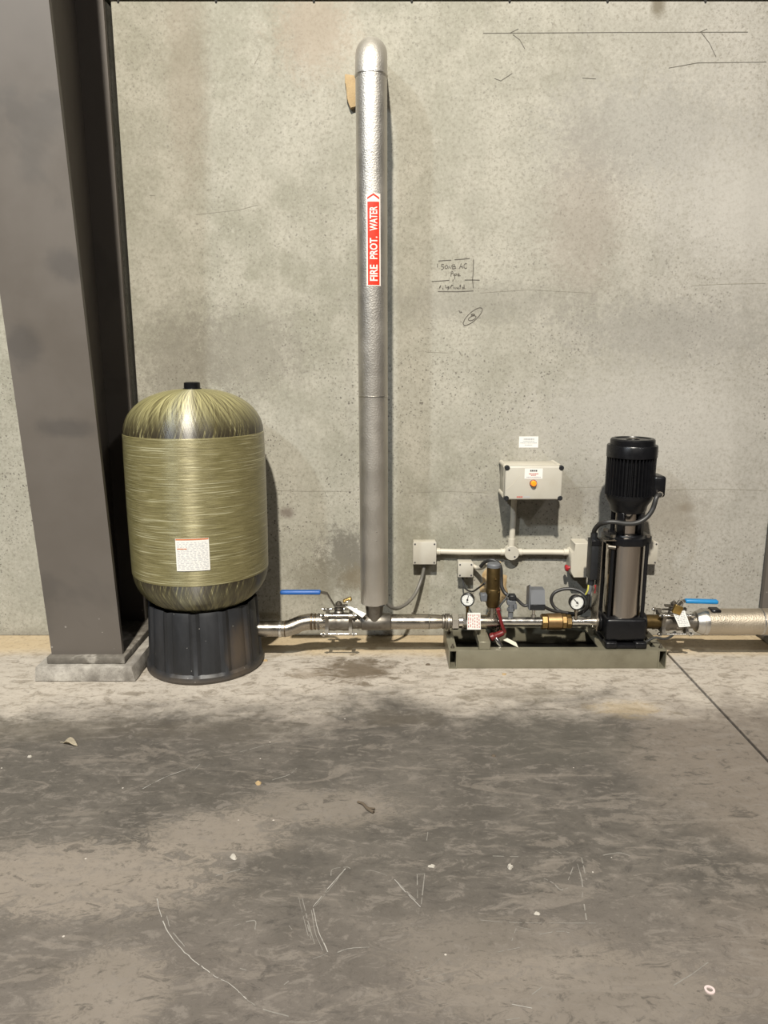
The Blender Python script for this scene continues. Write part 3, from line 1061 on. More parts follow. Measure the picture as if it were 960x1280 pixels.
# ------------------------------------------------------------------ ball valves
def ball_valve(label, loc, lever_rot, grip, grip_len, lever_sign, lever_drop=0.0, neck=0.080):
    v = thing('ball_valve', label, 'valve', loc, 0.0, 'three-piece stainless ball valves')
    b_ = bm_new()
    revolve(b_, (-0.050, 0, 0), (1, 0, 0), [(0, 0.036), (0.004, 0.041), (0.030, 0.043), (0.036, 0.040), (0.064, 0.040), (0.070, 0.043), (0.096, 0.041), (0.10, 0.036)], 32)
    revolve(b_, (0, 0, 0.03), (0, 0, 1), [(0, 0.024), (0.020, 0.022), (0.024, 0.018), (0.040, 0.016)], 20)
    part('body', b_, 'steel_dull', v, local=True)
    for s in (-1, 1):
        b_ = bm_new()
        x0, x1 = sorted((s * 0.046, s * 0.062))
        pl = []
        for k in range(32):
            a = 2 * math.pi * (k + 0.5) / 32
            c4 = abs(math.cos(2 * (a - math.pi / 4)))
            r = 0.041 + 0.028 * c4 ** 5
            pl.append((x0, r * math.cos(a), r * math.sin(a)))
        prism(b_, pl, (x1 - x0, 0, 0))
        part('end_plate', b_, 'steel_dull', v, local=True)
    for sy in (-1, 1):
        for sz in (-1, 1):
            b_ = bm_new()
            y_, z_ = sy * 0.0445, sz * 0.0445
            cyl(b_, (-0.082, y_, z_), (0.082, y_, z_), 0.0052, n=10)
            bo = part('bolt', b_, 'steel_bright', v, local=True)
            for s in (-1, 1):
                b_ = bm_new()
                cyl(b_, (s * 0.064, y_, z_), (s * 0.075, y_, z_), 0.0105, n=6, phase=0.3)
                part('nut', b_, 'steel_bright', bo, local=True)
    b_ = bm_new()
    cyl(b_, (0, 0, 0.066), (0, 0, 0.098), 0.0085, n=14)
    cyl(b_, (0, 0, 0.084), (0, 0, 0.092), 0.0155, n=6)
    cyl(b_, (0, 0, 0.060), (0, 0, 0.066), 0.022, n=20)
    part('stem', b_, 'steel_dull', v, local=True)
    rot = Matrix.Rotation(lever_rot, 4, 'Z')
    b_ = bm_new()
    sg = lever_sign
    dz = 0.142 - lever_drop
    th = 0.0035
    prof = [(0.040, 0.077), (-0.020, 0.077), (-0.020 - (neck - 0.02) * 0.55, dz - 0.006), (-neck, dz), (-neck - 0.006 - grip_len, dz)]
    prev = None
    for x_, z_ in prof:
        ring = [rot @ Vector((sg * -x_ * -1, y_, z_ + q)) for y_, q in ((-0.012, -th), (0.012, -th), (0.012, th), (-0.012, th))]
        ring = [b_.verts.new(c) for c in ring]
        if prev:
            for k in range(4):
                j = (k + 1) % 4
                b_.faces.new((prev[k], prev[j], ring[j], ring[k]))
        else:
            b_.faces.new(ring)
        prev = ring
    b_.faces.new(prev)
    lv = part('lever', b_, 'steel_dull', v, local=True)
    b_ = bm_new()
    xa, xb = sorted((sg * (-neck - 0.002), sg * (-neck - 0.010 - grip_len)))
    box(b_, xa, xb, -0.015, 0.015, dz - 0.0095, dz + 0.0095, 0.007, 3)
    bmesh.ops.transform(b_, matrix=rot, verts=b_.verts[:])
    part('grip', b_, grip, lv, local=True)
    return v


VL = ball_valve('ball valve with dark blue lever between the tank and the tee', (-0.208, PY, PZ), 0.0, 'blue', 0.178, 1)
VR = ball_valve('ball valve with bright blue lever right of the pump', (1.335, PY, PZ), R(-5), 'blue2', 0.138, -1, 0.040, 0.046)


def padlock(label, loc, rotm):
    v = thing('padlock', label, 'padlock', loc, 0, 'brass padlocks on the valve levers')
    b_ = bm_new()
    box(b_, -0.020, 0.020, -0.008, 0.008, -0.040, 0.0, 0.003, 2)
    bmesh.ops.transform(b_, matrix=rotm, verts=b_.verts[:])
    part('lock_body', b_, 'padlock', v, local=True)
    b_ = bm_new()
    tube(b_, [(-0.013, 0, -0.004), (-0.013, 0, 0.014), (-0.009, 0, 0.024), (0, 0, 0.028), (0.009, 0, 0.024), (0.013, 0, 0.014), (0.013, 0, -0.004)], 0.0032, 8, 4)
    bmesh.ops.transform(b_, matrix=rotm, verts=b_.verts[:])
    part('shackle', b_, 'steel_bright', v, local=True)
    return v


padlock('small brass padlock lying on the valve beside the riser', P(434, 751, 3.268), Matrix.Rotation(R(82), 4, 'X') @ Matrix.Rotation(R(20), 4, 'Z'))
padlock('brass padlock hanging from the valve right of the pump', P(849, 757, 3.235), Matrix.Rotation(R(20), 4, 'Y'))


def tag_card(name, label, corners, Ys, mat='white', lines=None, ink='ink_red', vertical=False, group='paper tags wired to the pipework'):
    """card from four photo corners (clockwise from top left) at their own depths, 1 mm thick"""
    C = [P(c[0], c[1], y_) for c, y_ in zip(corners, Ys)]
    root = thing(name, label, 'tag', (C[2] + C[3]) / 2, 0, group)
    nrm = (C[1] - C[0]).cross(C[3] - C[0]).normalized()
    if nrm.y > 0:
        nrm = -nrm
    b_ = bm_new()
    prism(b_, C, -nrm * 0.0012)
    part('card', b_, mat, root)
    if lines:
        b_ = bm_new()

        def q(u, w):
            return (C[0] * (1 - u) * (1 - w) + C[1] * u * (1 - w) + C[2] * u * w + C[3] * (1 - u) * w) + nrm * 0.0005
        for (u0, u1, w0, w1) in lines:
            V_ = [b_.verts.new(q(*c)) for c in ((u0, w0), (u1, w0), (u1, w1), (u0, w1))]
            b_.faces.new(V_)
        part('print', b_, ink, root, kind='stuff')
    return root


def scribble(cols, rows, vertical):
    out = []
    for i in range(cols):
        p = 0.10 + i * 0.80 / max(1, cols - 1) - 0.04
        s = 0.10
        while s < 0.88:
            L = random.uniform(0.06, 0.2)
            e = min(s + L, 0.9)
            out.append((p, p + 0.055, s, e) if vertical else (s, e, p, p + 0.055))
            s = e + random.uniform(0.04, 0.1)
    return out


tag_card('valve_tag', 'white tag strip lying across the valve beside the riser', [(431, 757), (437, 757.5), (458, 767), (453, 772)], [3.26, 3.27, 3.25, 3.235], 'white', None)
tag_card('valve_tag', 'white tag with red print hanging at the pipe coupling', [(584.5, 766), (600.5, 766), (601, 787), (584, 787)], [3.25, 3.25, 3.245, 3.245], 'white', scribble(6, 6, True), 'ink_red')
tag_card('valve_tag', 'cream tag hanging from the red drain valve', [(629, 800), (634, 797.5), (645, 803), (648, 809.5)], [3.225, 3.23, 3.215, 3.21], 'tagcard', None)
tag_card('valve_tag', 'white printed tag hanging below the right brass padlock', [(841, 766), (856, 763), (863, 783), (849, 784)], [3.235, 3.235, 3.222, 3.222], 'white', scribble(8, 6, False), 'ink_grey')

# ------------------------------------------------------------------ skid frame
SX0, SX1, SY0, SY1, SZ = 0.293, 1.273, 3.178, 3.505, 0.087
sk = thing('skid_frame', 'low olive-zinc steel skid frame under the pump', 'frame', ((SX0 + SX1) / 2, (SY0 + SY1) / 2, 0))
W_, T_ = 0.036, 0.004
for xa in (SX0, SX1 - W_):
    bm = bm_new()
    box(bm, xa, xa + T_, SY0, SY1, 0, SZ)
    box(bm, xa + W_ - T_, xa + W_, SY0, SY1, 0, SZ)
    box(bm, xa + T_, xa + W_ - T_, SY0, SY1, 0, T_)
    box(bm, xa + T_, xa + W_ - T_, SY0 + 0.002, SY1, SZ - T_, SZ)
    part('side_rail', bm, 'skid', sk)
for ya, yb, flip in ((SY0 + 0.002, SY0 + 0.042, 1), (SY1 - 0.042, SY1 - 0.002, -1)):
    bm = bm_new()
    if flip == 1:
        box(bm, SX0 + W_, SX1 - W_, ya, ya + T_, 0, SZ, 0.0012, 2)
    else:
        box(bm, SX0 + W_, SX1 - W_, ya, ya + T_, 0, SZ, 0.0012, 2)
    box(bm, SX0 + W_, SX1 - W_, ya + T_, yb, SZ - T_, SZ)
    box(bm, SX0 + W_, SX1 - W_, ya + T_, yb, 0, T_)
    part('cross_rail', bm, 'skid', sk)
bm = bm_new()
box(bm, SX0 + W_, SX1 - W_, SY0 + 0.007, SY1 - 0.043, 0.0045, 0.009)  # added dark sheet, its colour stands in for shade between the rails
part('shade_sheet', bm, simple('painted_skid_shade', (0.022, 0.019, 0.014), 0.6, 0.0, 0.5, 20), sk, label='dark sheet added as painted shade inside the frame')
bm = bm_new()
box(bm, 0.975, 1.215, SY0 + 0.042, SY1 - 0.042, SZ - 0.006, SZ)
part('mounting_plate', bm, 'skid', sk)
for xx, yy in ((0.311, 3.21), (0.311, 3.40), (1.255, 3.21), (1.255, 3.40)):
    bm = bm_new()
    cyl(bm, (xx, yy, SZ), (xx, yy, SZ + 0.008), 0.009, n=6)
    cyl(bm, (xx, yy, SZ + 0.008), (xx, yy, SZ + 0.020), 0.004, n=8)
    part('bolt', bm, 'steel_dull', sk)
bm = bm_new()
box(bm, 0.428, 0.480, SY0 + 0.012, 3.40, SZ, 0.124, 0.002, 1)
box(bm, 0.440, 0.468, 3.27, 3.33, 0.12, 0.15)
part('pipe_support', bm, 'skid', sk)

# ------------------------------------------------------------------ discharge pipe on the skid
dp = thing('discharge_pipe', 'thin stainless pipe over the skid left of the pump', 'pipe', (0.65, PY, 0))
bm = bm_new()
revolve(bm, (0.292, PY, PZ), (1, 0, 0), [(0, 0.036), (0.012, 0.038), (0.014, 0.030), (0.040, 0.030)], 24)
part('coupling', bm, 'steel_dull', dp)
bm = bm_new()
cyl(bm, (0.312, PY, PZ), (0.345, PY, PZ), 0.040, n=6, phase=math.pi / 6, bev=0.003)
cyl(bm, (0.345, PY, PZ), (0.362, PY, PZ), 0.031, n=24)
cyl(bm, (0.362, PY, PZ), (0.392, PY, PZ), 0.036, n=8, bev=0.003)
part('union_nut', bm, 'steel_bright', dp)
bm = bm_new()
revolve(bm, (0.392, PY, PZ), (1, 0, 0), [(0, 0.028), (0.03, 0.031), (0.125, 0.030), (0.15, 0.025)], 28)
revolve(bm, (0.500, PY, PZ), (0, 0, 1), [(0, 0.022), (0.04, 0.022)], 20)
revolve(bm, (0.530, PY, PZ), (0, 0, -1), [(0, 0.017), (0.045, 0.017)], 16)
part('tee', bm, 'steel', dp, ang=60)
bm = bm_new()
cyl(bm, (0.540, PY, PZ), (0.755, PY, PZ), 0.0235, n=24)
part('pipe_run', bm, 'steel_bright', dp)
bm = bm_new()
cyl(bm, (0.860, PY, PZ), (0.968, PY, PZ), 0.0235, n=24)
part('pipe_run', bm, 'steel_bright', dp)
bm = bm_new()
cyl(bm, (0.962, PY, PZ), (0.978, PY, PZ), 0.034, n=24, bev=0.003)
cyl(bm, (0.978, PY, PZ), (1.02, PY, PZ), 0.030, n=20)
part('pump_flange', bm, 'steel_dull', dp)
bm = bm_new()
cyl(bm, (0.968, PY - 0.028, PZ - 0.012), (0.956, PY - 0.028, PZ - 0.012), 0.007, n=6)
part('bolt', bm, 'steel_bright', dp)

# bronze check valve
cvv = thing('check_valve', 'bronze inline check valve in the pipe near the pump', 'valve', (0.803, PY, PZ))
bm = bm_new()
revolve(bm, (0.752, PY, PZ), (1, 0, 0), [(0, 0.033), (0.004, 0.0385), (0.066, 0.0395), (0.070, 0.034)], 30)
part('body', bm, 'bronze', cvv)
for a, b in ((0.727, 0.754), (0.820, 0.842)):
    bm = bm_new()
    cyl(bm, (a, PY, PZ), (b, PY, PZ), 0.037, n=8, bev=0.003, phase=0.2)
    part('hex_end', bm, 'brass', cvv)
bm = bm_new()
cyl(bm, (0.840, PY, PZ), (0.866, PY, PZ), 0.034, n=8, bev=0.004)
part('hex_end', bm, 'brass', cvv)

# ------------------------------------------------------------------ brass relief valve standing on the pipe
rv = thing('relief_valve', 'upright dark brass relief valve standing on the pipe', 'valve', (0.500, PY, 0.21))
bm = bm_new()
cyl(bm, (0.500, PY, 0.205), (0.500, PY, 0.262), 0.018, n=20)
part('nipple', bm, 'steel', rv)
bm = bm_new()
revolve(bm, (0.500, PY, 0.252), (0, 0, 1), [(0, 0.024), (0.01, 0.030), (0.03, 0.030), (0.036, 0.033), (0.085, 0.034), (0.09, 0.031)], 28)
part('lower_body', bm, 'darkbrass', rv)
bm = bm_new()
revolve(bm, (0.500, PY, 0.340), (0, 0, 1), [(0, 0.031), (0.100, 0.031), (0.104, 0.029)], 28)
part('bonnet', bm, 'darkbrass', rv)
bm = bm_new()
revolve(bm, (0.500, PY, 0.443), (0, 0, 1), [(0, 0.0315), (0.012, 0.0315), (0.018, 0.026), (0.019, 0.0)], 28)
part('cap', bm, 'grey_pl', rv, label='grey cap')
for aa, zz in ((0.15, 0.395), (-0.6, 0.33), (0.8, 0.33)):
    bm = bm_new()
    d = Vector((math.sin(aa), -math.cos(aa), 0))
    cyl(bm, Vector((0.5, PY, zz)) + d * 0.028, Vector((0.5, PY, zz)) + d * 0.036, 0.0045, n=8)
    part('screw', bm, 'brass', rv)
bm = bm_new()
box(bm, 0.440, 0.470, 3.265, 3.30, 0.288, 0.322, 0.003, 1)
part('side_connector', bm, 'grey_pl', rv)


# ------------------------------------------------------------------ pressure gauges
def gauge(label, c, r, yaw, needle, stem_to):
    root = thing('pressure_gauge', label, 'gauge', (c.x, c.y, stem_to), 0, 'round white-faced pressure gauges')
    d = Vector((math.sin(yaw), -math.cos(yaw), 0))       # facing direction
    s = Vector((math.cos(yaw), math.sin(yaw), 0))
    up = Vector((0, 0, 1))
    b_ = bm_new()
    revolve(b_, c - d * 0.024, d, [(0, r * 0.85), (0.004, r * 0.98), (0.024, r * 0.98), (0.026, r * 1.08), (0.031, r * 1.08), (0.033, r * 0.98), (0.029, r * 0.90)], 28, cap1=False)
    part('case', b_, 'black', root)
    b_ = bm_new()
    f = c + d * 0.004
    V_ = [b_.verts.new(f + (s * math.cos(2 * math.pi * k / 28) + up * math.sin(2 * math.pi * k / 28)) * r * 0.93) for k in range(28)]
    b_.faces.new(V_)
    dl = part('dial', b_, 'dial', root, label='white dial')
    b_ = bm_new()
    g = c + d * 0.0052
    dirn = s * math.cos(needle) + up * math.sin(needle)
    ribbon(b_, [g - dirn * r * 0.3, g + dirn * r * 0.75], r * 0.11, d)
    V_ = [b_.verts.new(g + (s * math.cos(2 * math.pi * k / 12) + up * math.sin(2 * math.pi * k / 12)) * r * 0.16) for k in range(12)]
    b_.faces.new(V_)
    part('needle', b_, 'ink', dl)
    b_ = bm_new()
    for k in range(19):
        a = R(-45 + 270 * k / 18)
        e = s * math.cos(a) + up * math.sin(a)
        ribbon(b_, [f + d * 0.0004 + e * r * (0.78 if k % 3 else 0.70), f + d * 0.0004 + e * r * 0.86], r * 0.035, d)
    ribbon(b_, [f + d * 0.0004 - up * r * 0.42 - s * r * 0.2, f + d * 0.0004 - up * r * 0.42 + s * r * 0.2], r * 0.10, d)
    part('scale_marks', b_, 'ink', dl, kind='stuff')
    b_ = bm_new()
    cyl(b_, (c.x, c.y, c.z - r * 0.9), (c.x, c.y, stem_to), r * 0.20, n=12)
    cyl(b_, (c.x, c.y, c.z - r * 1.35), (c.x, c.y, c.z - r * 1.02), r * 0.32, n=6)
    part('stem', b_, 'darkbrass' if r < 0.033 else 'steel', root)
    return root


gauge('pressure gauge beside the brass relief valve', P(584.5, 749.5, 3.268), 0.0295, R(-16), R(78), 0.205)
gauge('pressure gauge on the pipe beside the pump', P(721, 753, 3.282), 0.0335, R(8), R(132), 0.200)

# ------------------------------------------------------------------ red drain valve
dv = thing('drain_valve', 'small drain valve with a red handle under the pipe', 'valve', P(622, 798, 3.255))
bm = bm_new()
tube(bm, [P(622, 762, 3.255), P(625, 772, 3.248), P(628, 783, 3.242), P(631, 790, 3.245)], 0.0080, 8, 4)
tube(bm, [P(620.5, 763, 3.262), P(625, 761.5, 3.262)], 0.010, 8, 0)
part('red_handle', bm, 'red', dv, label='red lever handle')
bm = bm_new()
revolve(bm, P(630, 790.5, 3.25), P(612, 797.5, 3.25) - P(630, 790.5, 3.25), [(0, 0.010), (0.010, 0.014), (0.045, 0.015), (0.050, 0.019), (0.064, 0.019), (0.068, 0.014)], 16)
part('red_body', bm, 'red', dv)
bm = bm_new()
revolve(bm, P(619, 797, 3.245), P(626, 808, 3.235) - P(619, 797, 3.245), [(0, 0.013), (0.012, 0.0155), (0.03, 0.0155), (0.031, 0.012), (0.047, 0.012), (0.049, 0.008)], 14)
part('outlet', bm, 'steel_bright', dv, label='chrome outlet')
bm = bm_new()
cyl(bm, P(628, 788, 3.285), P(631, 790, 3.24), 0.008, n=8)
part('spindle', bm, 'brass', dv)

# ------------------------------------------------------------------ pressure switch and small manifold
ps = thing('pressure_switch', 'grey pressure switch with open cover standing on the pipe', 'switch', (0.70, PY, 0.203))
bm = bm_new()
prism(bm, [(0.668, 3.262, 0.276), (0.668, 3.285, 0.338), (0.668, 3.335, 0.338), (0.668, 3.335, 0.276)], (0.066, 0, 0))
part('cover', bm, 'grey_pl', ps)
bm = bm_new()
box(bm, 0.664, 0.736, 3.264, 3.335, 0.246, 0.276, 0.003, 1)
part('base', bm, 'black_box', ps)
bm = bm_new()
prism(bm, [(0.661, 3.262, 0.250), (0.661, 3.270, 0.368), (0.661, 3.335, 0.340), (0.661, 3.335, 0.250)], (0.004, 0, 0))
part('side_plate', bm, 'grey_pl', ps)
bm = bm_new()
cyl(bm, (0.690, PY, 0.200), (0.690, PY, 0.248), 0.007, n=12)
cyl(bm, (0.690, PY, 0.205), (0.690, PY, 0.214), 0.012, n=6)
part('stem', bm, 'steel_bright', ps)
mf = thing('flow_sensor', 'dark grey sensor fitting between the relief valve and pressure switch', 'sensor', (0.588, PY, 0.203))
bm = bm_new()
box(bm, 0.566, 0.606, 3.29, 3.325, 0.262, 0.286, 0.003, 1)
part('body', bm, 'grey_pl', mf)
bm = bm_new()
box(bm, 0.574, 0.606, 3.285, 3.325, 0.288, 0.310, 0.003, 1)
part('plug', bm, 'black_box', mf)
bm = bm_new()
box(bm, 0.596, 0.612, 3.29, 3.32, 0.242, 0.268, 0.003, 1)
cyl(bm, (0.585, PY, 0.200), (0.585, PY, 0.265), 0.012, n=8)
cyl(bm, (0.585, PY, 0.232), (0.585, PY, 0.246), 0.018, n=6)
part('stem', bm, 'grey_pl', mf)

# ------------------------------------------------------------------ pump
PX = 1.094
pu = thing('booster_pump', 'vertical multistage pump with black motor on the skid', 'pump', (PX, PY, SZ))
bm = bm_new()
box(bm, PX - 0.092, PX + 0.092, PY - 0.105, PY + 0.105, SZ, SZ + 0.020, 0.006, 2)
for sx in (-1, 1):
    box(bm, PX + sx * 0.066 - 0.028, PX + sx * 0.066 + 0.028, PY - 0.110, PY - 0.05, SZ, SZ + 0.034, 0.010, 3)
part('foot', bm, 'black', pu)
bm = bm_new()
box(bm, PX - 0.093, PX + 0.093, PY - 0.095, PY + 0.095, SZ + 0.032, 0.226, 0.016, 3)
part('base_casing', bm, 'black', pu)
bm = bm_new()
cyl(bm, (PX - 0.093, PY, PZ), (PX - 0.108, PY, PZ), 0.045, n=24, bev=0.004)
part('port_flange', bm, 'black', pu)
bm = bm_new()
cyl(bm, (PX + 0.090, PY, PZ), (PX + 0.112, PY, PZ), 0.045, n=24, bev=0.004)
part('port_flange', bm, 'black', pu)
bm = bm_new()
cyl(bm, (PX, PY, 0.220), (PX, PY, 0.566), 0.084, n=64)
part('sleeve', bm, 'sleeve', pu, label='polished stainless sleeve')
for sx in (-1, 1):
    for sy in (-1, 1):
        bm = bm_new()
        cyl(bm, (PX + sx * 0.076, PY + sy * 0.062, 0.215), (PX + sx * 0.076, PY + sy * 0.062, 0.575), 0.0085, n=12)
        part('stay_bolt', bm, 'black', pu)
bm = bm_new()
cyl(bm, (PX - 0.068, PY - 0.072, 0.552), (PX - 0.100, PY - 0.066, 0.556), 0.010, n=10)
part('vent_plug', bm, 'steel_dull', pu)
bm = bm_new()
oct_ = []
for k in range(8):
    a = math.pi / 8 + k * math.pi / 4
    oct_.append((PX + 0.106 * math.cos(a) / math.cos(math.pi / 8) * 0.96, PY + 0.106 * math.sin(a) / math.cos(math.pi / 8) * 0.96, 0.562))
prism(bm, oct_, (0, 0, 0.036))
bmesh.ops.bevel(bm, geom=bm.edges[:], offset=0.004, segments=2, profile=0.5, affect='EDGES')
part('head_plate', bm, 'black', pu)
for sx in (-1, 1):
    for sy in (-1, 1):
        bm = bm_new()
        cyl(bm, (PX + sx * 0.076, PY + sy * 0.058, 0.596), (PX + sx * 0.076, PY + sy * 0.058, 0.608), 0.012, n=6)
        part('nut', bm, 'steel_dull', pu)
bm = bm_new()
revolve(bm, (PX, PY, 0.596), (0, 0, 1), [(0, 0.078), (0.008, 0.075), (0.012, 0.060)], 32)
for k in range(4):
    a = R(48 + 90 * k)
    box(bm, -0.016, 0.016, -0.009, 0.009, 0.600, 0.708, 0.003, 1, mtx=Matrix.Translation((PX + 0.064 * math.cos(a), PY + 0.064 * math.sin(a), 0)) @ Matrix.Rotation(a + math.pi / 2, 4, 'Z'))
part('motor_stool', bm, 'black', pu)
bm = bm_new()
cyl(bm, (PX, PY, 0.602), (PX, PY, 0.706), 0.053, n=36)
part('coupling_guard', bm, 'sleeve', pu, label='bright steel coupling guard')
bm = bm_new()
revolve(bm, (PX, PY, 0.702), (0, 0, 1), [(0, 0.070), (0.010, 0.078), (0.032, 0.082), (0.058, 0.099), (0.072, 0.103), (0.082, 0.103)], 48)
part('end_bell', bm, 'black', pu)
bm = bm_new()
NF = 40
ringA, ringB = [], []
for k in range(NF * 4):
    a = 2 * math.pi * k / (NF * 4)
    r = 0.1055 if (k % 4) in (0, 1) else 0.091
    ringA.append(bm.verts.new((PX + r * math.cos(a), PY + r * math.sin(a), 0.780)))
    ringB.append(bm.verts.new((PX + r * math.cos(a), PY + r * math.sin(a), 0.965)))
for k in range(NF * 4):
    j = (k + 1) % (NF * 4)
    bm.faces.new((ringA[k], ringA[j], ringB[j], ringB[k]))
bm.faces.new(ringB)
bm.faces.new(list(reversed(ringA)))
part('motor_body', bm, 'black', pu, label='finned black motor body', ang=20)
bm = bm_new()
revolve(bm, (PX, PY, 0.950), (0, 0, 1), [(0, 0.1085), (0.048, 0.1085), (0.052, 0.106), (0.053, 0.096), (0.074, 0.0955), (0.080, 0.090), (0.080, 0.078), (0.076, 0.076), (0.076, 0.030), (0.079, 0.028), (0.079, 0.0)], 56)
part('fan_cover', bm, 'black', pu, label='black fan cover')
bm = bm_new()
cyl(bm, (PX, PY, 1.028), (PX, PY, 1.031), 0.020, n=20)
part('rain_cap_badge', bm, 'steel_dull', pu)
bm = bm_new()
box(bm, PX + 0.085, PX + 0.140, PY - 0.062, PY + 0.045, 0.775, 0.870, 0.012, 3)
tb = part('terminal_box', bm, 'black', pu)
bm = bm_new()
cyl(bm, (PX + 0.108, PY - 0.050, 0.785), (PX + 0.108, PY - 0.085, 0.795), 0.013, n=8)
part('cable_gland', bm, 'steel_dull', tb)
bm = bm_new()
for k, (dx, w) in enumerate(((-0.034, 0.0035), (-0.021, 0.004), (0.0, 0.004), (0.014, 0.005))):
    pass
bm.free()

# vertical bracket plate and control box strapped to the pump
br = thing('bracket_plate', 'thin upright steel bracket plate between the control box and pump', 'bracket', (0.962, 3.26, 0.17))
bm = bm_new()
prism(bm, [P(753, 677, 3.205), P(745.2, 789, 3.205), P(745.2, 789, 3.205) + Vector((0, 0.10, 0)), P(753, 677, 3.205) + Vector((0, 0.10, 0))], (0.0035, 0, 0))
part('plate', bm, 'steel', br)
bm = bm_new()
box(bm, 0.962, 1.02, 3.205, 3.26, 0.588, 0.592)
part('top_tab', bm, 'steel', br)
KX, KY = 0.9445, 3.285
cb = thing('pump_controller', 'slim black control box mounted left of the pump', 'control box', (KX, KY, 0.40))
bm = bm_new()
box(bm, 0.927, 0.9615, 3.250, 3.322, 0.395, 0.578, 0.004, 2)
part('case', bm, 'black_box', cb)
bm = bm_new()
box(bm, 0.925, 0.9625, 3.246, 3.256, 0.556, 0.580, 0.002, 1)
part('lid_strip', bm, 'black', cb)
bm = bm_new()
cyl(bm, (KX, KY, 0.576), (KX, KY, 0.606), 0.016, n=8)
part('cable_gland', bm, 'black_box', cb)
bm = bm_new()
cyl(bm, (KX - 0.004, KY - 0.01, 0.398), (KX - 0.004, KY - 0.01, 0.368), 0.016, n=8)
part('cable_gland', bm, 'black_box', cb)
bm = bm_new()
cyl(bm, (KX - 0.006, KY - 0.012, 0.370), (KX - 0.013, KY - 0.012, 0.325), 0.012, n=10)
part('plug_connector', bm, 'grey_pl', cb, label='grey plug connector')
for c0, c1, m_ in (((KX - 0.018, KY - 0.02, 0.368), (KX - 0.028, KY - 0.018, 0.322), simple('yellow_wire', (0.55, 0.50, 0.08), 0.5)), ((KX + 0.012, KY - 0.02, 0.368), (KX + 0.013, KY - 0.02, 0.330), 'red_knob')):
    bm = bm_new()
    tube(bm, [c0, (Vector(c0) + Vector(c1)) / 2 + Vector((0.003, -0.004, 0)), c1], 0.0035, 6, 4)
    part('wire', bm, m_, cb)

# ------------------------------------------------------------------ right-hand insulated pipe
ip = thing('insulated_pipe', 'horizontal aluminium-clad pipe leaving to the right of the pump', 'pipe', (1.65, PY, PZ))
bm = bm_new()
cyl(bm, (1.206, PY, PZ), (1.275, PY, PZ), 0.033, n=24)
part('pump_stub', bm, 'darkbrass', ip)
bm = bm_new()
cyl(bm, (1.392, PY, PZ), (1.48, PY, PZ), 0.032, n=24)
part('pipe_stub', bm, 'steel_dull', ip)
bm = bm_new()
cyl(bm, (1.468, PY, PZ), (2.022, PY, PZ), 0.0605, n=36)
part('cladding', bm, 'clad_warm', ip)
bm = bm_new()
revolve(bm, (1.436, PY, PZ), (1, 0, 0), [(0, 0.036), (0.004, 0.047), (0.036, 0.0615), (0.052, 0.0615), (0.053, 0.0605)], 36)
part('end_cap', bm, 'clad_smooth', ip, label='bright tapered end cap')
for xx in (1.735,):
    bm = bm_new()
    revolve(bm, (xx, PY, PZ), (1, 0, 0), [(0, 0.060), (0.002, 0.0625), (0.007, 0.0625), (0.009, 0.060)], 36)
    part('seam_band', bm, 'clad_smooth', ip)
bm = bm_new()
box(bm, 1.50, 1.545, PY - 0.03, PY + 0.02, PZ + 0.050, PZ + 0.0655, 0.004, 1)
part('clip', bm, 'black', ip)


# ------------------------------------------------------------------ electrical boxes on the wall
def jbox(name, label, x0, x1, z0, z1, d, group='small cream junction boxes on the wall', lid=0.010):
    root = thing(name, label, 'junction box', ((x0 + x1) / 2, WY, z0), 0, group)
    b_ = bm_new()
    box(b_, x0 + 0.002, x1 - 0.002, WY - d + lid, WY - 0.0005, z0 + 0.002, z1 - 0.002, 0.004, 2)
    part('body', b_, 'cream', root)
    b_ = bm_new()
    box(b_, x0, x1, WY - d, WY - d + lid, z0, z1, 0.0035, 2)
    ld = part('lid', b_, 'cream_lid', root)
    for sx in (x0 + 0.010, x1 - 0.010):
        for sz in (z0 + 0.010, z1 - 0.010):
            b_ = bm_new()
            cyl(b_, (sx, WY - d - 0.0012, sz), (sx, WY - d + 0.002, sz), 0.0042, n=10)
            part('screw', b_, 'ink', ld)
    return root


jbox('junction_box', 'cream junction box right of the riser with a grey cable', 0.140, 0.254, 0.391, 0.503, 0.066)
jbox('junction_box', 'small cream junction box beside the brass relief valve', 0.359, 0.434, 0.328, 0.402, 0.072)
jbox('junction_box', 'cream junction box half hidden behind the pump', 1.215, 1.325, 0.391, 0.503, 0.066)

rb = thing('round_junction_box', 'round cream junction box where the wall conduits meet', 'junction box', (0.622, WY, 0.443))
bm = bm_new()
cyl(bm, (0.622, WY - 0.001, 0.443), (0.622, WY - 0.046, 0.443), 0.034, n=32, bev=0.002)
part('body', bm, 'cream', rb)
bm = bm_new()
cyl(bm, (0.622, WY - 0.046, 0.443), (0.622, WY - 0.052, 0.443), 0.0355, n=32, bev=0.002)
ld = part('lid', bm, 'cream_lid', rb)
for dx, dz in ((-0.014, 0.017), (0.014, -0.017)):
    bm = bm_new()
    cyl(bm, (0.622 + dx, WY - 0.0535, 0.443 + dz), (0.622 + dx, WY - 0.050, 0.443 + dz), 0.0042, n=10)
    part('screw', bm, 'ink', ld)

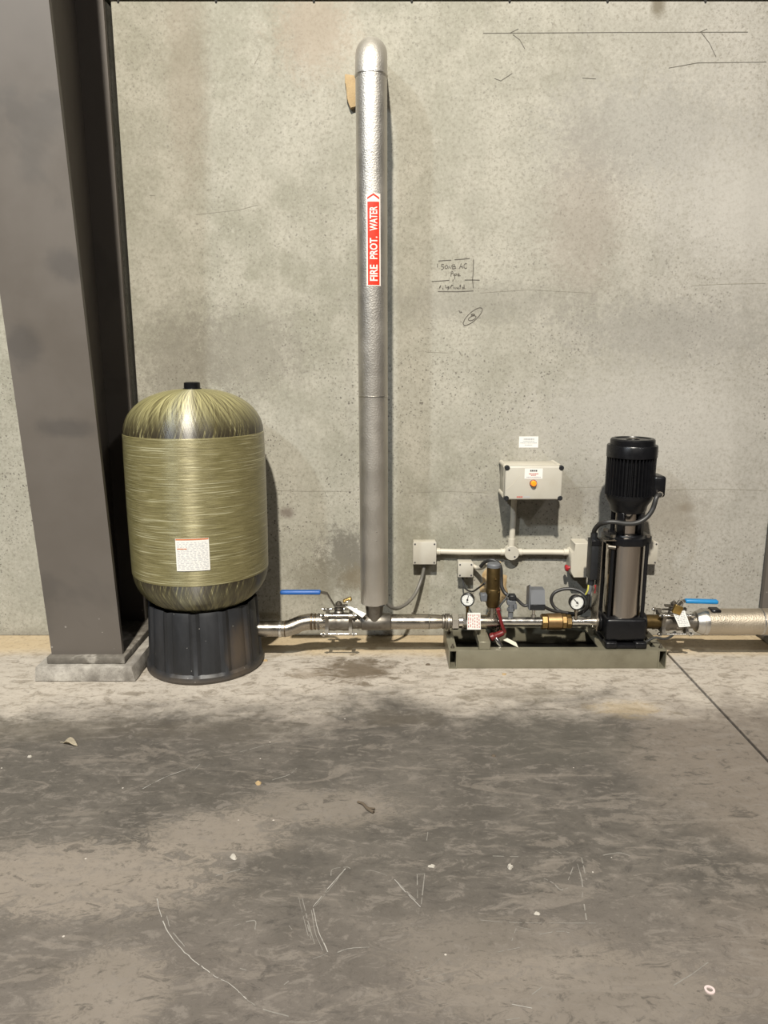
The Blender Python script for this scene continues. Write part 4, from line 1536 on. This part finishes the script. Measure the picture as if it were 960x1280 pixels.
CY, CZ = WY - 0.026, 0.443
cd = thing('wall_conduit', 'cream conduit running level from the left junction box to the round box', 'conduit', (0.44, CY, CZ), 0, 'cream wall conduits')
bm = bm_new()
tube(bm, [(0.250, CY, CZ + 0.004), (0.36, CY, CZ + 0.001), (0.48, CY, CZ), (0.592, CY, CZ)], 0.0145, 16, 4)
part('tube', bm, 'cream', cd)
for xx in (0.262, 0.582):
    bm = bm_new()
    cyl(bm, (xx - 0.012, CY, CZ + (0.003 if xx < 0.4 else 0)), (xx + 0.012, CY, CZ + (0.003 if xx < 0.4 else 0)), 0.0178, n=16, bev=0.001)
    part('collar', bm, 'cream', cd)
cd = thing('wall_conduit', 'cream conduit running level from the round box to the isolator', 'conduit', (0.78, CY, CZ), 0, 'cream wall conduits')
bm = bm_new()
tube(bm, [(0.652, CY, CZ), (0.78, CY, CZ), (0.905, CY, CZ - 0.002)], 0.0145, 16, 4)
part('tube', bm, 'cream', cd)
for xx in (0.663, 0.890):
    bm = bm_new()
    cyl(bm, (xx - 0.012, CY, CZ), (xx + 0.012, CY, CZ), 0.0178, n=16, bev=0.001)
    part('collar', bm, 'cream', cd)
cd = thing('wall_conduit', 'cream conduit rising from the round box to the indicator box', 'conduit', (0.622, CY, 0.476), 0, 'cream wall conduits')
bm = bm_new()
tube(bm, [(0.622, CY, 0.474), (0.626, CY, 0.60), (0.628, CY, 0.742)], 0.0145, 16, 4)
part('tube', bm, 'cream', cd)
bm = bm_new()
cyl(bm, (0.622, CY, 0.472), (0.623, CY, 0.512), 0.0175, n=16, bev=0.001)
part('collar', bm, 'cream', cd)

# indicator box with amber lamp
BX0, BX1, BZ0, BZ1, BY = 0.553, 0.815, 0.737, 0.893, 3.385
ib = thing('indicator_box', 'cream electrical enclosure with an amber indicator lamp', 'electrical box', ((BX0 + BX1) / 2, WY, BZ0))
bm = bm_new()
box(bm, BX0 + 0.006, BX1 - 0.006, BY + 0.055, WY - 0.001, BZ0 + 0.006, BZ1 - 0.004, 0.006, 2)
part('body', bm, 'cream', ib)
bm = bm_new()
box(bm, BX0, BX1, BY + 0.045, BY + 0.058, BZ0, BZ1, 0.003, 2)
part('lid_rim', bm, 'cream', ib)
bm = bm_new()
box(bm, BX0, BX1, BY, BY + 0.044, BZ0, BZ1, 0.008, 3)
ld = part('lid', bm, 'cream_lid', ib)
for sx in (BX0 + 0.008, BX1 - 0.008):
    for sz in (BZ0 + 0.008, BZ1 - 0.008):
        bm = bm_new()
        cyl(bm, (sx, BY - 0.003, sz), (sx, BY + 0.02, sz), 0.0115, n=14, bev=0.002)
        part('corner_screw', bm, 'black_box', ld)
        bm = bm_new()
        cyl(bm, (sx, WY - 0.012, sz), (sx, BY + 0.058, sz), 0.011, n=12)
        part('corner_pillar', bm, 'cream', ib)
lc = P(666.5, 604, BY)
bm = bm_new()
revolve(bm, (lc.x, BY + 0.001, lc.z), (0, -1, 0), [(0, 0.0165), (0.005, 0.0165), (0.007, 0.014)], 24)
part('lamp_bezel', bm, simple('dark_red_bezel', (0.20, 0.05, 0.02), 0.4), ld)
bm = bm_new()
revolve(bm, (lc.x, BY - 0.005, lc.z), (0, -1, 0), [(0, 0.0135), (0.008, 0.0135), (0.014, 0.010), (0.016, 0.0)], 24)
part('lamp_lens', bm, 'amber', ld, label='amber indicator lens')


def flat_card(bm, c0, c1, y):
    a, b = P(*c0, y), P(*c1, y)
    box(bm, a.x, b.x, y - 0.0008, y, b.z, a.z)
    return a, b


def fake_lines(bm, x0, x1, zs, y, h, gap=0.006):
    """rows of tiny illegible print"""
    for z, u0, u1, hh in zs:
        x = x0 + (x1 - x0) * u0
        e = x0 + (x1 - x0) * u1
        while x < e - 0.001:
            w = min(random.uniform(0.0025, 0.007), e - x)
            box(bm, x, x + w, y - 0.0004, y, z - hh / 2, z + hh / 2)
            x += w + 0.0014


bm = bm_new()
a, b = flat_card(bm, (656, 585.5), (678, 598.5), BY)
st = part('label_sticker', bm, 'white', ld, label='white printed label above the lamp')
H = a.z - b.z
for m_, zs in (('ink', [(a.z - H * 0.22, 0.30, 0.70, H * 0.16)]), ('ink_red', [(a.z - H * 0.52, 0.24, 0.76, H * 0.09), (a.z - H * 0.66, 0.36, 0.64, H * 0.07)]), ('ink_grey', [(a.z - H * 0.84, 0.12, 0.90, H * 0.09)])):
    bm = bm_new()
    fake_lines(bm, a.x, b.x, zs, BY - 0.0009, 0)
    part('print', bm, m_, st, kind='stuff')
q0, q1 = P(646, 620, BY), P(654, 622.5, BY)
for m_, xa, xb in (('ink_red', q0.x, q1.x - 0.002), ('ink_grey', q1.x, P(662.5, 620, BY).x)):
    bm = bm_new()
    fake_lines(bm, xa, xb, [((q0.z + q1.z) / 2, 0, 1, 0.007)], BY - 0.0002, 0)
    part('logo_print', bm, m_, ld, kind='stuff')
bm = bm_new()
ribbon(bm, [P(632.5, 612, BY - 0.0004), P(640, 606, BY - 0.0004), P(650, 594, BY - 0.0004)], 0.0035, (0, -1, 0))
part('scratch', bm, 'cream', ld)

# sticker on the wall over the box
root = thing('wall_sticker', 'white printed sticker on the wall above the indicator box', 'sticker', P(661, 560, WY))
bm = bm_new()
a, b = flat_card(bm, (649, 545.5), (672.5, 559.5), WY - 0.0002)
part('card', bm, 'white', root)
H = a.z - b.z
bm = bm_new()
fake_lines(bm, a.x, b.x, [(a.z - H * .24, .24, .78, H * .14), (a.z - H * .42, .2, .8, H * .07), (a.z - H * .58, .06, .94, H * .08), (a.z - H * .76, .3, .7, H * .07)], WY - 0.0011, 0)
part('print', bm, 'ink_grey', root, kind='stuff')

# isolator
iso = thing('isolator_switch', 'cream isolator box with a red knob left of the pump', 'switch', (0.94, WY, 0.34))
IY = WY - 0.10
bm = bm_new()
prism(bm, [(0.900, IY, 0.365), (0.915, IY, 0.335), (0.985, IY, 0.335), (0.985, IY, 0.505), (0.914, IY, 0.505), (0.914, IY, 0.462), (0.900, IY, 0.458)], (0, 0.0995, 0))
bmesh.ops.bevel(bm, geom=bm.edges[:], offset=0.002, segments=1, profile=0.5, affect='EDGES')
part('body', bm, 'cream', iso)
kc = P(710.5, 709.5, WY - 0.07)
bm = bm_new()
revolve(bm, (0.902, kc.y, kc.z), (-1, 0, -0.15), [(0, 0.009), (0.008, 0.009), (0.010, 0.016), (0.018, 0.0175), (0.024, 0.012), (0.025, 0)], 16)
part('red_knob', bm, 'red_knob', iso, label='red knob')


# ------------------------------------------------------------------ cables
def cable(name, label, pts, r, mat, n=10, cat='cable', group=None):
    b_ = bm_new()
    tube(b_, pts, r, n, 7)
    o = part(name, b_, mat)
    return tag(o, label, cat, group)


cable('grey_cable', 'grey cable curving from the left junction box to the riser foot', [P(530, 703, WY - 0.035), P(529.5, 712, WY - 0.038), P(526, 726, WY - 0.05), P(519, 742, WY - 0.09), P(509, 754, WY - 0.15), P(497, 760.5, 3.36), P(489, 759, 3.31), P(483, 753.5, 3.285)], 0.0085, 'grey_cable')
cable('sleeve_cable', 'dark cable end wrapped under the riser cladding', [P(482, 754, 3.28), P(478, 757, 3.252), P(470, 757.5, 3.245), P(463, 756.5, 3.25), P(459, 754, 3.27)], 0.0045, 'rubber')
cable('motor_cable', 'thick black cable from the motor to the black control box', [Vector((PX + 0.108, PY - 0.080, 0.793)), P(820.5, 622, 3.195), P(816, 636, 3.19), P(808, 647, 3.188), P(796, 653.5, 3.186), P(782, 654.5, 3.188), P(768, 652.5, 3.195), P(756, 653, 3.21), P(748, 656.5, 3.245), P(743, 663, 3.275), Vector((KX, KY, 0.602))], 0.0105, 'rubber', 12)
loop = [Vector((KX - 0.013, KY - 0.012, 0.327)), P(736, 750, 3.29), P(733, 760, 3.33), P(722, 768, 3.37), P(706, 766, 3.40), P(694, 760, 3.42), P(689, 750, 3.43), P(693, 741, 3.43), P(704, 736.5, 3.43), P(717, 736.5, 3.42), P(728, 741, 3.40), P(735, 750, 3.37), P(733, 761, 3.35), P(722, 767, 3.34), P(705, 765.5, 3.34), P(690, 763, 3.33), Vector((0.734, 3.31, 0.252))]
cable('sensor_cable', 'black cable looped behind the gauge beside the pump', loop, 0.0078, 'rubber')
cable('sensor_cable', 'dark cable from the sensor fitting to the pressure switch', [Vector((0.604, 3.31, 0.292)), P(648, 751, 3.315), P(655, 757, 3.31), Vector((0.666, 3.31, 0.258))], 0.0075, 'rubber')
cable('sensor_cable', 'black cable arching over the brass relief valve', [P(601, 708, 3.42), P(605, 703.5, 3.40), P(611, 700.5, 3.37), P(617, 700.5, 3.36), P(623, 704, 3.355), P(626, 711, 3.35), P(626.5, 722, 3.35), P(627, 733, 3.34), P(631, 741, 3.33), Vector((0.580, 3.315, 0.298))], 0.009, 'rubber')
cable('thin_wire', 'thin black wire looping below the small junction box', [P(578, 718, WY - 0.045), P(579, 728, WY - 0.055), P(582, 736, WY - 0.08), P(590, 739.5, 3.45), P(598, 735, 3.40), P(606, 729, 3.34)], 0.0042, 'rubber', 8)
cable('thin_wire', 'thin black wire running down right of the relief valve', [P(636, 742, 3.30), P(631, 750, 3.285), P(625, 757, 3.28), P(623, 763, 3.275)], 0.0042, 'rubber', 8)
cable('thin_wire', 'black wire curling under the valve right of the pump', [Vector((1.19, 3.24, 0.100)), P(818, 797, 3.24), P(830, 798.5, 3.24), P(838, 796, 3.25), P(844, 790, 3.27)], 0.006, 'rubber', 8)
cable('conduit_stub', 'short cream conduit elbow beside the small junction box', [Vector((0.432, WY - 0.032, 0.378)), P(597, 710, WY - 0.045), P(604, 708.5, 3.49), P(609, 704, 3.42)], 0.0105, 'cream', 12, 'conduit')

# foam around the wall penetration behind the relief valve
bm = bm_new()
rng = random.Random(3)
cpt = P(618, 733, WY - 0.004)
segs = 26
ctr = bm.verts.new(cpt + Vector((0, -0.018, 0)))
r1, r2 = [], []
for k in range(segs):
    a = 2 * math.pi * k / segs
    e = Vector((math.cos(a) * 0.066, 0, math.sin(a) * 0.115))
    j = 0.8 + 0.4 * rng.random()
    r1.append(bm.verts.new(cpt + e * 0.62 * j + Vector((0, -0.020 - 0.012 * rng.random(), 0))))
    r2.append(bm.verts.new(cpt + e * j + Vector((0, 0.003, 0))))
for k in range(segs):
    j = (k + 1) % segs
    bm.faces.new((ctr, r1[k], r1[j]))
    bm.faces.new((r1[k], r2[k], r2[j], r1[j]))
tag(part('foam_collar', bm, 'foam', ang=70), 'yellow-tan expanding foam on the wall behind the relief valve', 'foam')

# ------------------------------------------------------------------ bits on the floor


def floor_lump(name, label, cat, px, py, rx, ry, h, mat, seed, group=None, rot=0.0):
    rg = random.Random(seed)
    c = FL(px, py)
    b_ = bm_new()
    n = 11
    ring, ring2 = [], []
    for k in range(n):
        a = 2 * math.pi * k / n
        j = 0.7 + 0.5 * rg.random()
        x_, y_ = rx * math.cos(a) * j, ry * math.sin(a) * j
        x2, y2 = x_ * math.cos(rot) - y_ * math.sin(rot), x_ * math.sin(rot) + y_ * math.cos(rot)
        ring.append(b_.verts.new((c.x + x2, c.y + y2, 0.0)))
        ring2.append(b_.verts.new((c.x + x2 * 0.7, c.y + y2 * 0.7, h * (0.7 + 0.5 * rg.random()))))
    tp = b_.verts.new((c.x, c.y, h))
    for k in range(n):
        j = (k + 1) % n
        b_.faces.new((ring[k], ring[j], ring2[j], ring2[k]))
        b_.faces.new((ring2[k], ring2[j], tp))
    b_.faces.new(list(reversed(ring)))
    return tag(part(name, b_, mat, loc=(c.x, c.y, 0)), label, cat, group)


# curled leaf
lf = thing('dry_leaf', 'curled pale dry leaf on the floor before the column', 'leaf', FL(89, 931))
c = FL(89, 931)
bm = bm_new()
rows = []
for i in range(9):
    t = i / 8
    w = 0.017 * math.sin(math.pi * min(1, 0.06 + t * 0.94)) ** 0.7
    x_ = -0.032 + 0.060 * t
    rows.append([bm.verts.new((c.x + x_, c.y + 0.010 - 0.022 * t + w * s, 0.003 + 0.016 * abs(s) ** 1.5 * math.sin(math.pi * t) + 0.003 * math.sin(5 * t))) for s in (-1, -0.5, 0, 0.5, 1)])
for A, B in zip(rows, rows[1:]):
    for k in range(4):
        bm.faces.new((A[k], A[k + 1], B[k + 1], B[k]))
bmesh.ops.solidify(bm, geom=bm.faces[:], thickness=0.0008)
part('leaf_blade', bm, 'leaf', lf)
bm = bm_new()
tube(bm, [(c.x - 0.045, c.y + 0.014, 0.003), (c.x - 0.032, c.y + 0.010, 0.004), (c.x, c.y - 0.001, 0.005), (c.x + 0.028, c.y - 0.012, 0.005)], 0.0009, 6, 3)
part('leaf_stalk', bm, 'leaf', lf)
# twig
a, b = FL(447, 1004), FL(467, 1017)
bm = bm_new()
tube(bm, [a + Vector((0, 0, .005)), a.lerp(b, .3) + Vector((.002, .004, .006)), a.lerp(b, .65) + Vector((0, -.004, .006)), b + Vector((0, 0, .005))], 0.004, 8, 4, radii=(0.0035, 0.0055))
tube(bm, [a.lerp(b, .6) + Vector((0, 0, .006)), b + Vector((.004, .014, .008))], 0.0025, 6, 0)
tag(part('twig', bm, 'twig'), 'short dark twig on the floor in the middle foreground', 'twig')
floor_lump('paint_chip', 'small pale chip below the twig near the chalk scuffs', 'chip', 540, 1083, 0.011, 0.006, 0.004, 'chip', 1)
floor_lump('paint_chip', 'round white chip on the dark floor right of centre', 'chip', 637.5, 1084, 0.008, 0.010, 0.006, 'chip', 2)
floor_lump('paint_chip', 'narrow cream chip on the pale worn floor left of centre', 'chip', 292, 1071, 0.008, 0.016, 0.005, 'chip', 3, rot=0.6)
floor_lump('paint_chip', 'tan crumb on the floor left of the twig', 'chip', 323, 979, 0.012, 0.012, 0.004, 'foam', 4)
floor_lump('paint_chip', 'tiny pale crumb at the left edge below the leaf', 'chip', 37, 946, 0.008, 0.007, 0.004, 'chip', 5)
floor_lump('paint_chip', 'pale flat crumb left of the long scratch right of the skid', 'chip', 671, 1142, 0.008, 0.006, 0.003, 'chip', 6)
floor_lump('dirt_crumb', 'dark crumb on the floor in front of the skid', 'crumb', 617, 945, 0.010, 0.008, 0.004, 'twig', 8)
floor_lump('dirt_crumb', 'dark crumb at the floor near the header pipe', 'crumb', 535, 831, 0.012, 0.008, 0.006, 'twig', 9)
floor_lump('dirt_crumb', 'red-brown crumb on the floor right of the tank skirt', 'crumb', 332, 826, 0.010, 0.008, 0.006, 'foam', 10)
floor_lump('dirt_crumb', 'rusty flake on the floor in front of the skid edge', 'crumb', 630, 843, 0.012, 0.009, 0.004, 'foam', 11)
c = FL(887, 1238)
bm = bm_new()
for i in range(24):
    pass
ro, ri, h = 0.0115, 0.0065, 0.003
rgs = []
for r, z in ((ri, 0), (ro, 0), (ro, h), (ri, h)):
    rgs.append([bm.verts.new((c.x + r * math.cos(2 * math.pi * k / 24), c.y + r * math.sin(2 * math.pi * k / 24), z)) for k in range(24)])
for i in range(4):
    A, B = rgs[i], rgs[(i + 1) % 4]
    for k in range(24):
        j = (k + 1) % 24
        bm.faces.new((A[k], A[j], B[j], B[k]))
tag(part('plastic_washer', bm, 'washer'), 'small pinkish ring washer on the floor at lower right', 'washer')

# chalky scuff marks scratched in the slab
slab = [o for o in bpy.data.objects if o.name == 'floor_slab'][0]


def fline(bm, pts, w, jitter=0.0, sm=True, z=0.0006):
    q = [FL(a, b, z) for a, b in pts]
    if sm and len(q) > 2:
        q = crom(q, 5)
    if jitter:
        q = [p + Vector((random.uniform(-1, 1), random.uniform(-1, 1), 0)) * jitter for p in q]
    # worn strokes: broken into dashes of uneven width
    q2 = []
    for a, b in zip(q, q[1:]):
        k = max(1, int((b - a).length / 0.008))
        q2 += [a.lerp(b, i / k) for i in range(k)]
    q2.append(q[-1])
    i = 0
    while i < len(q2) - 1:
        n = random.randint(2, 6)
        run = q2[i:i + n + 1]
        if len(run) > 1:
            ribbon(bm, run, w * random.uniform(0.45, 1.15), (0, 0, 1))
        i += n + random.choice((0, 0, 1, 1, 2))


def c6(x, y):
    return 170 + x * 390 / 960, 1040 + y * 240 / 591


SCR = [
    [(65, 205), (75, 250), (100, 310), (140, 360), (195, 410)], [(95, 258), (108, 300), (150, 352)], [(200, 412), (245, 445), (290, 468), (340, 515)], [(340, 515), (390, 545), (470, 567)], [(470, 585), (540, 584), (575, 570)],
    [(500, 200), (515, 260), (530, 320)], [(512, 205), (530, 280), (550, 345)], [(545, 235), (560, 300), (590, 370)], [(540, 240), (552, 310), (575, 365)], [(528, 285), (540, 330)],
    [(545, 230), (590, 175), (645, 112)], [(552, 228), (600, 170), (640, 120)], [(600, 135), (605, 115), (645, 108), (660, 112)], [(690, 118), (740, 122), (795, 145)],
    [(795, 145), (830, 185), (875, 230)], [(800, 150), (860, 210)], [(865, 130), (866, 205)], [(888, 130), (878, 222)], [(862, 130), (890, 128)],
    [(545, 390), (570, 382), (590, 372)], [(470, 288), (480, 300)], [(300, 290), (345, 275), (368, 275), (366, 300)], [(885, 455), (950, 435)], [(895, 425), (935, 390)], [(920, 465), (955, 455)], [(860, 428), (872, 427)], [(245, 135), (320, 115)],
    [(455, 470), (470, 458)], [(320, 420), (340, 425)], [(620, 370), (660, 358), (718, 355)],
]
SCR_OTHER = [
    [(178, 986), (205, 972), (232, 962)], [(300, 940), (330, 932), (360, 926)], [(340, 975), (362, 968), (371, 960)], [(380, 925), (392, 922)], [(250, 955), (243, 962)],
    [(727, 1072), (733, 1100)], [(722, 1080), (728, 1105), (728, 1122)], [(680, 1098), (692, 1104), (700, 1112), (710, 1110)], [(754, 1069), (775, 1066), (788, 1070)], [(616, 1070), (648, 1071)],
    [(674, 1168), (700, 1164), (712, 1166)], [(622, 1190), (650, 1184)], [(640, 1255), (665, 1260)], [(665, 1243), (678, 1234)], [(633, 1275), (650, 1272)], [(664, 1162), (645, 1158)], [(692, 1062), (702, 1067)],
    [(535, 1040), (533, 1053)], [(645, 1160), (640, 1176)], [(710, 1100), (716, 1084)], [(600, 1150), (640, 1153), (745, 1154)], [(842, 1232), (870, 1214), (885, 1203)], [(730, 1130), (733, 1150)],
]
bm = bm_new()
for s in SCR:
    fline(bm, [c6(*q) for q in s], random.uniform(0.0016, 0.0034), 0.0006)
for s in SCR_OTHER:
    fline(bm, s, random.uniform(0.0018, 0.0036), 0.0006)
part('chalk_scuff', bm, 'scuff', slab, kind='stuff', label='pale scratches scuffed into the dark floor')
bm = bm_new()
for s in (SCR[7], SCR[10], SCR[14], SCR[2], SCR[0], SCR_OTHER[0], SCR_OTHER[12]):
    fline(bm, [c6(*q) if s in SCR else q for q in s], 0.0022, 0.0010, True, 0.0012)
part('bright_scuff', bm, 'scuff2', slab, kind='stuff')
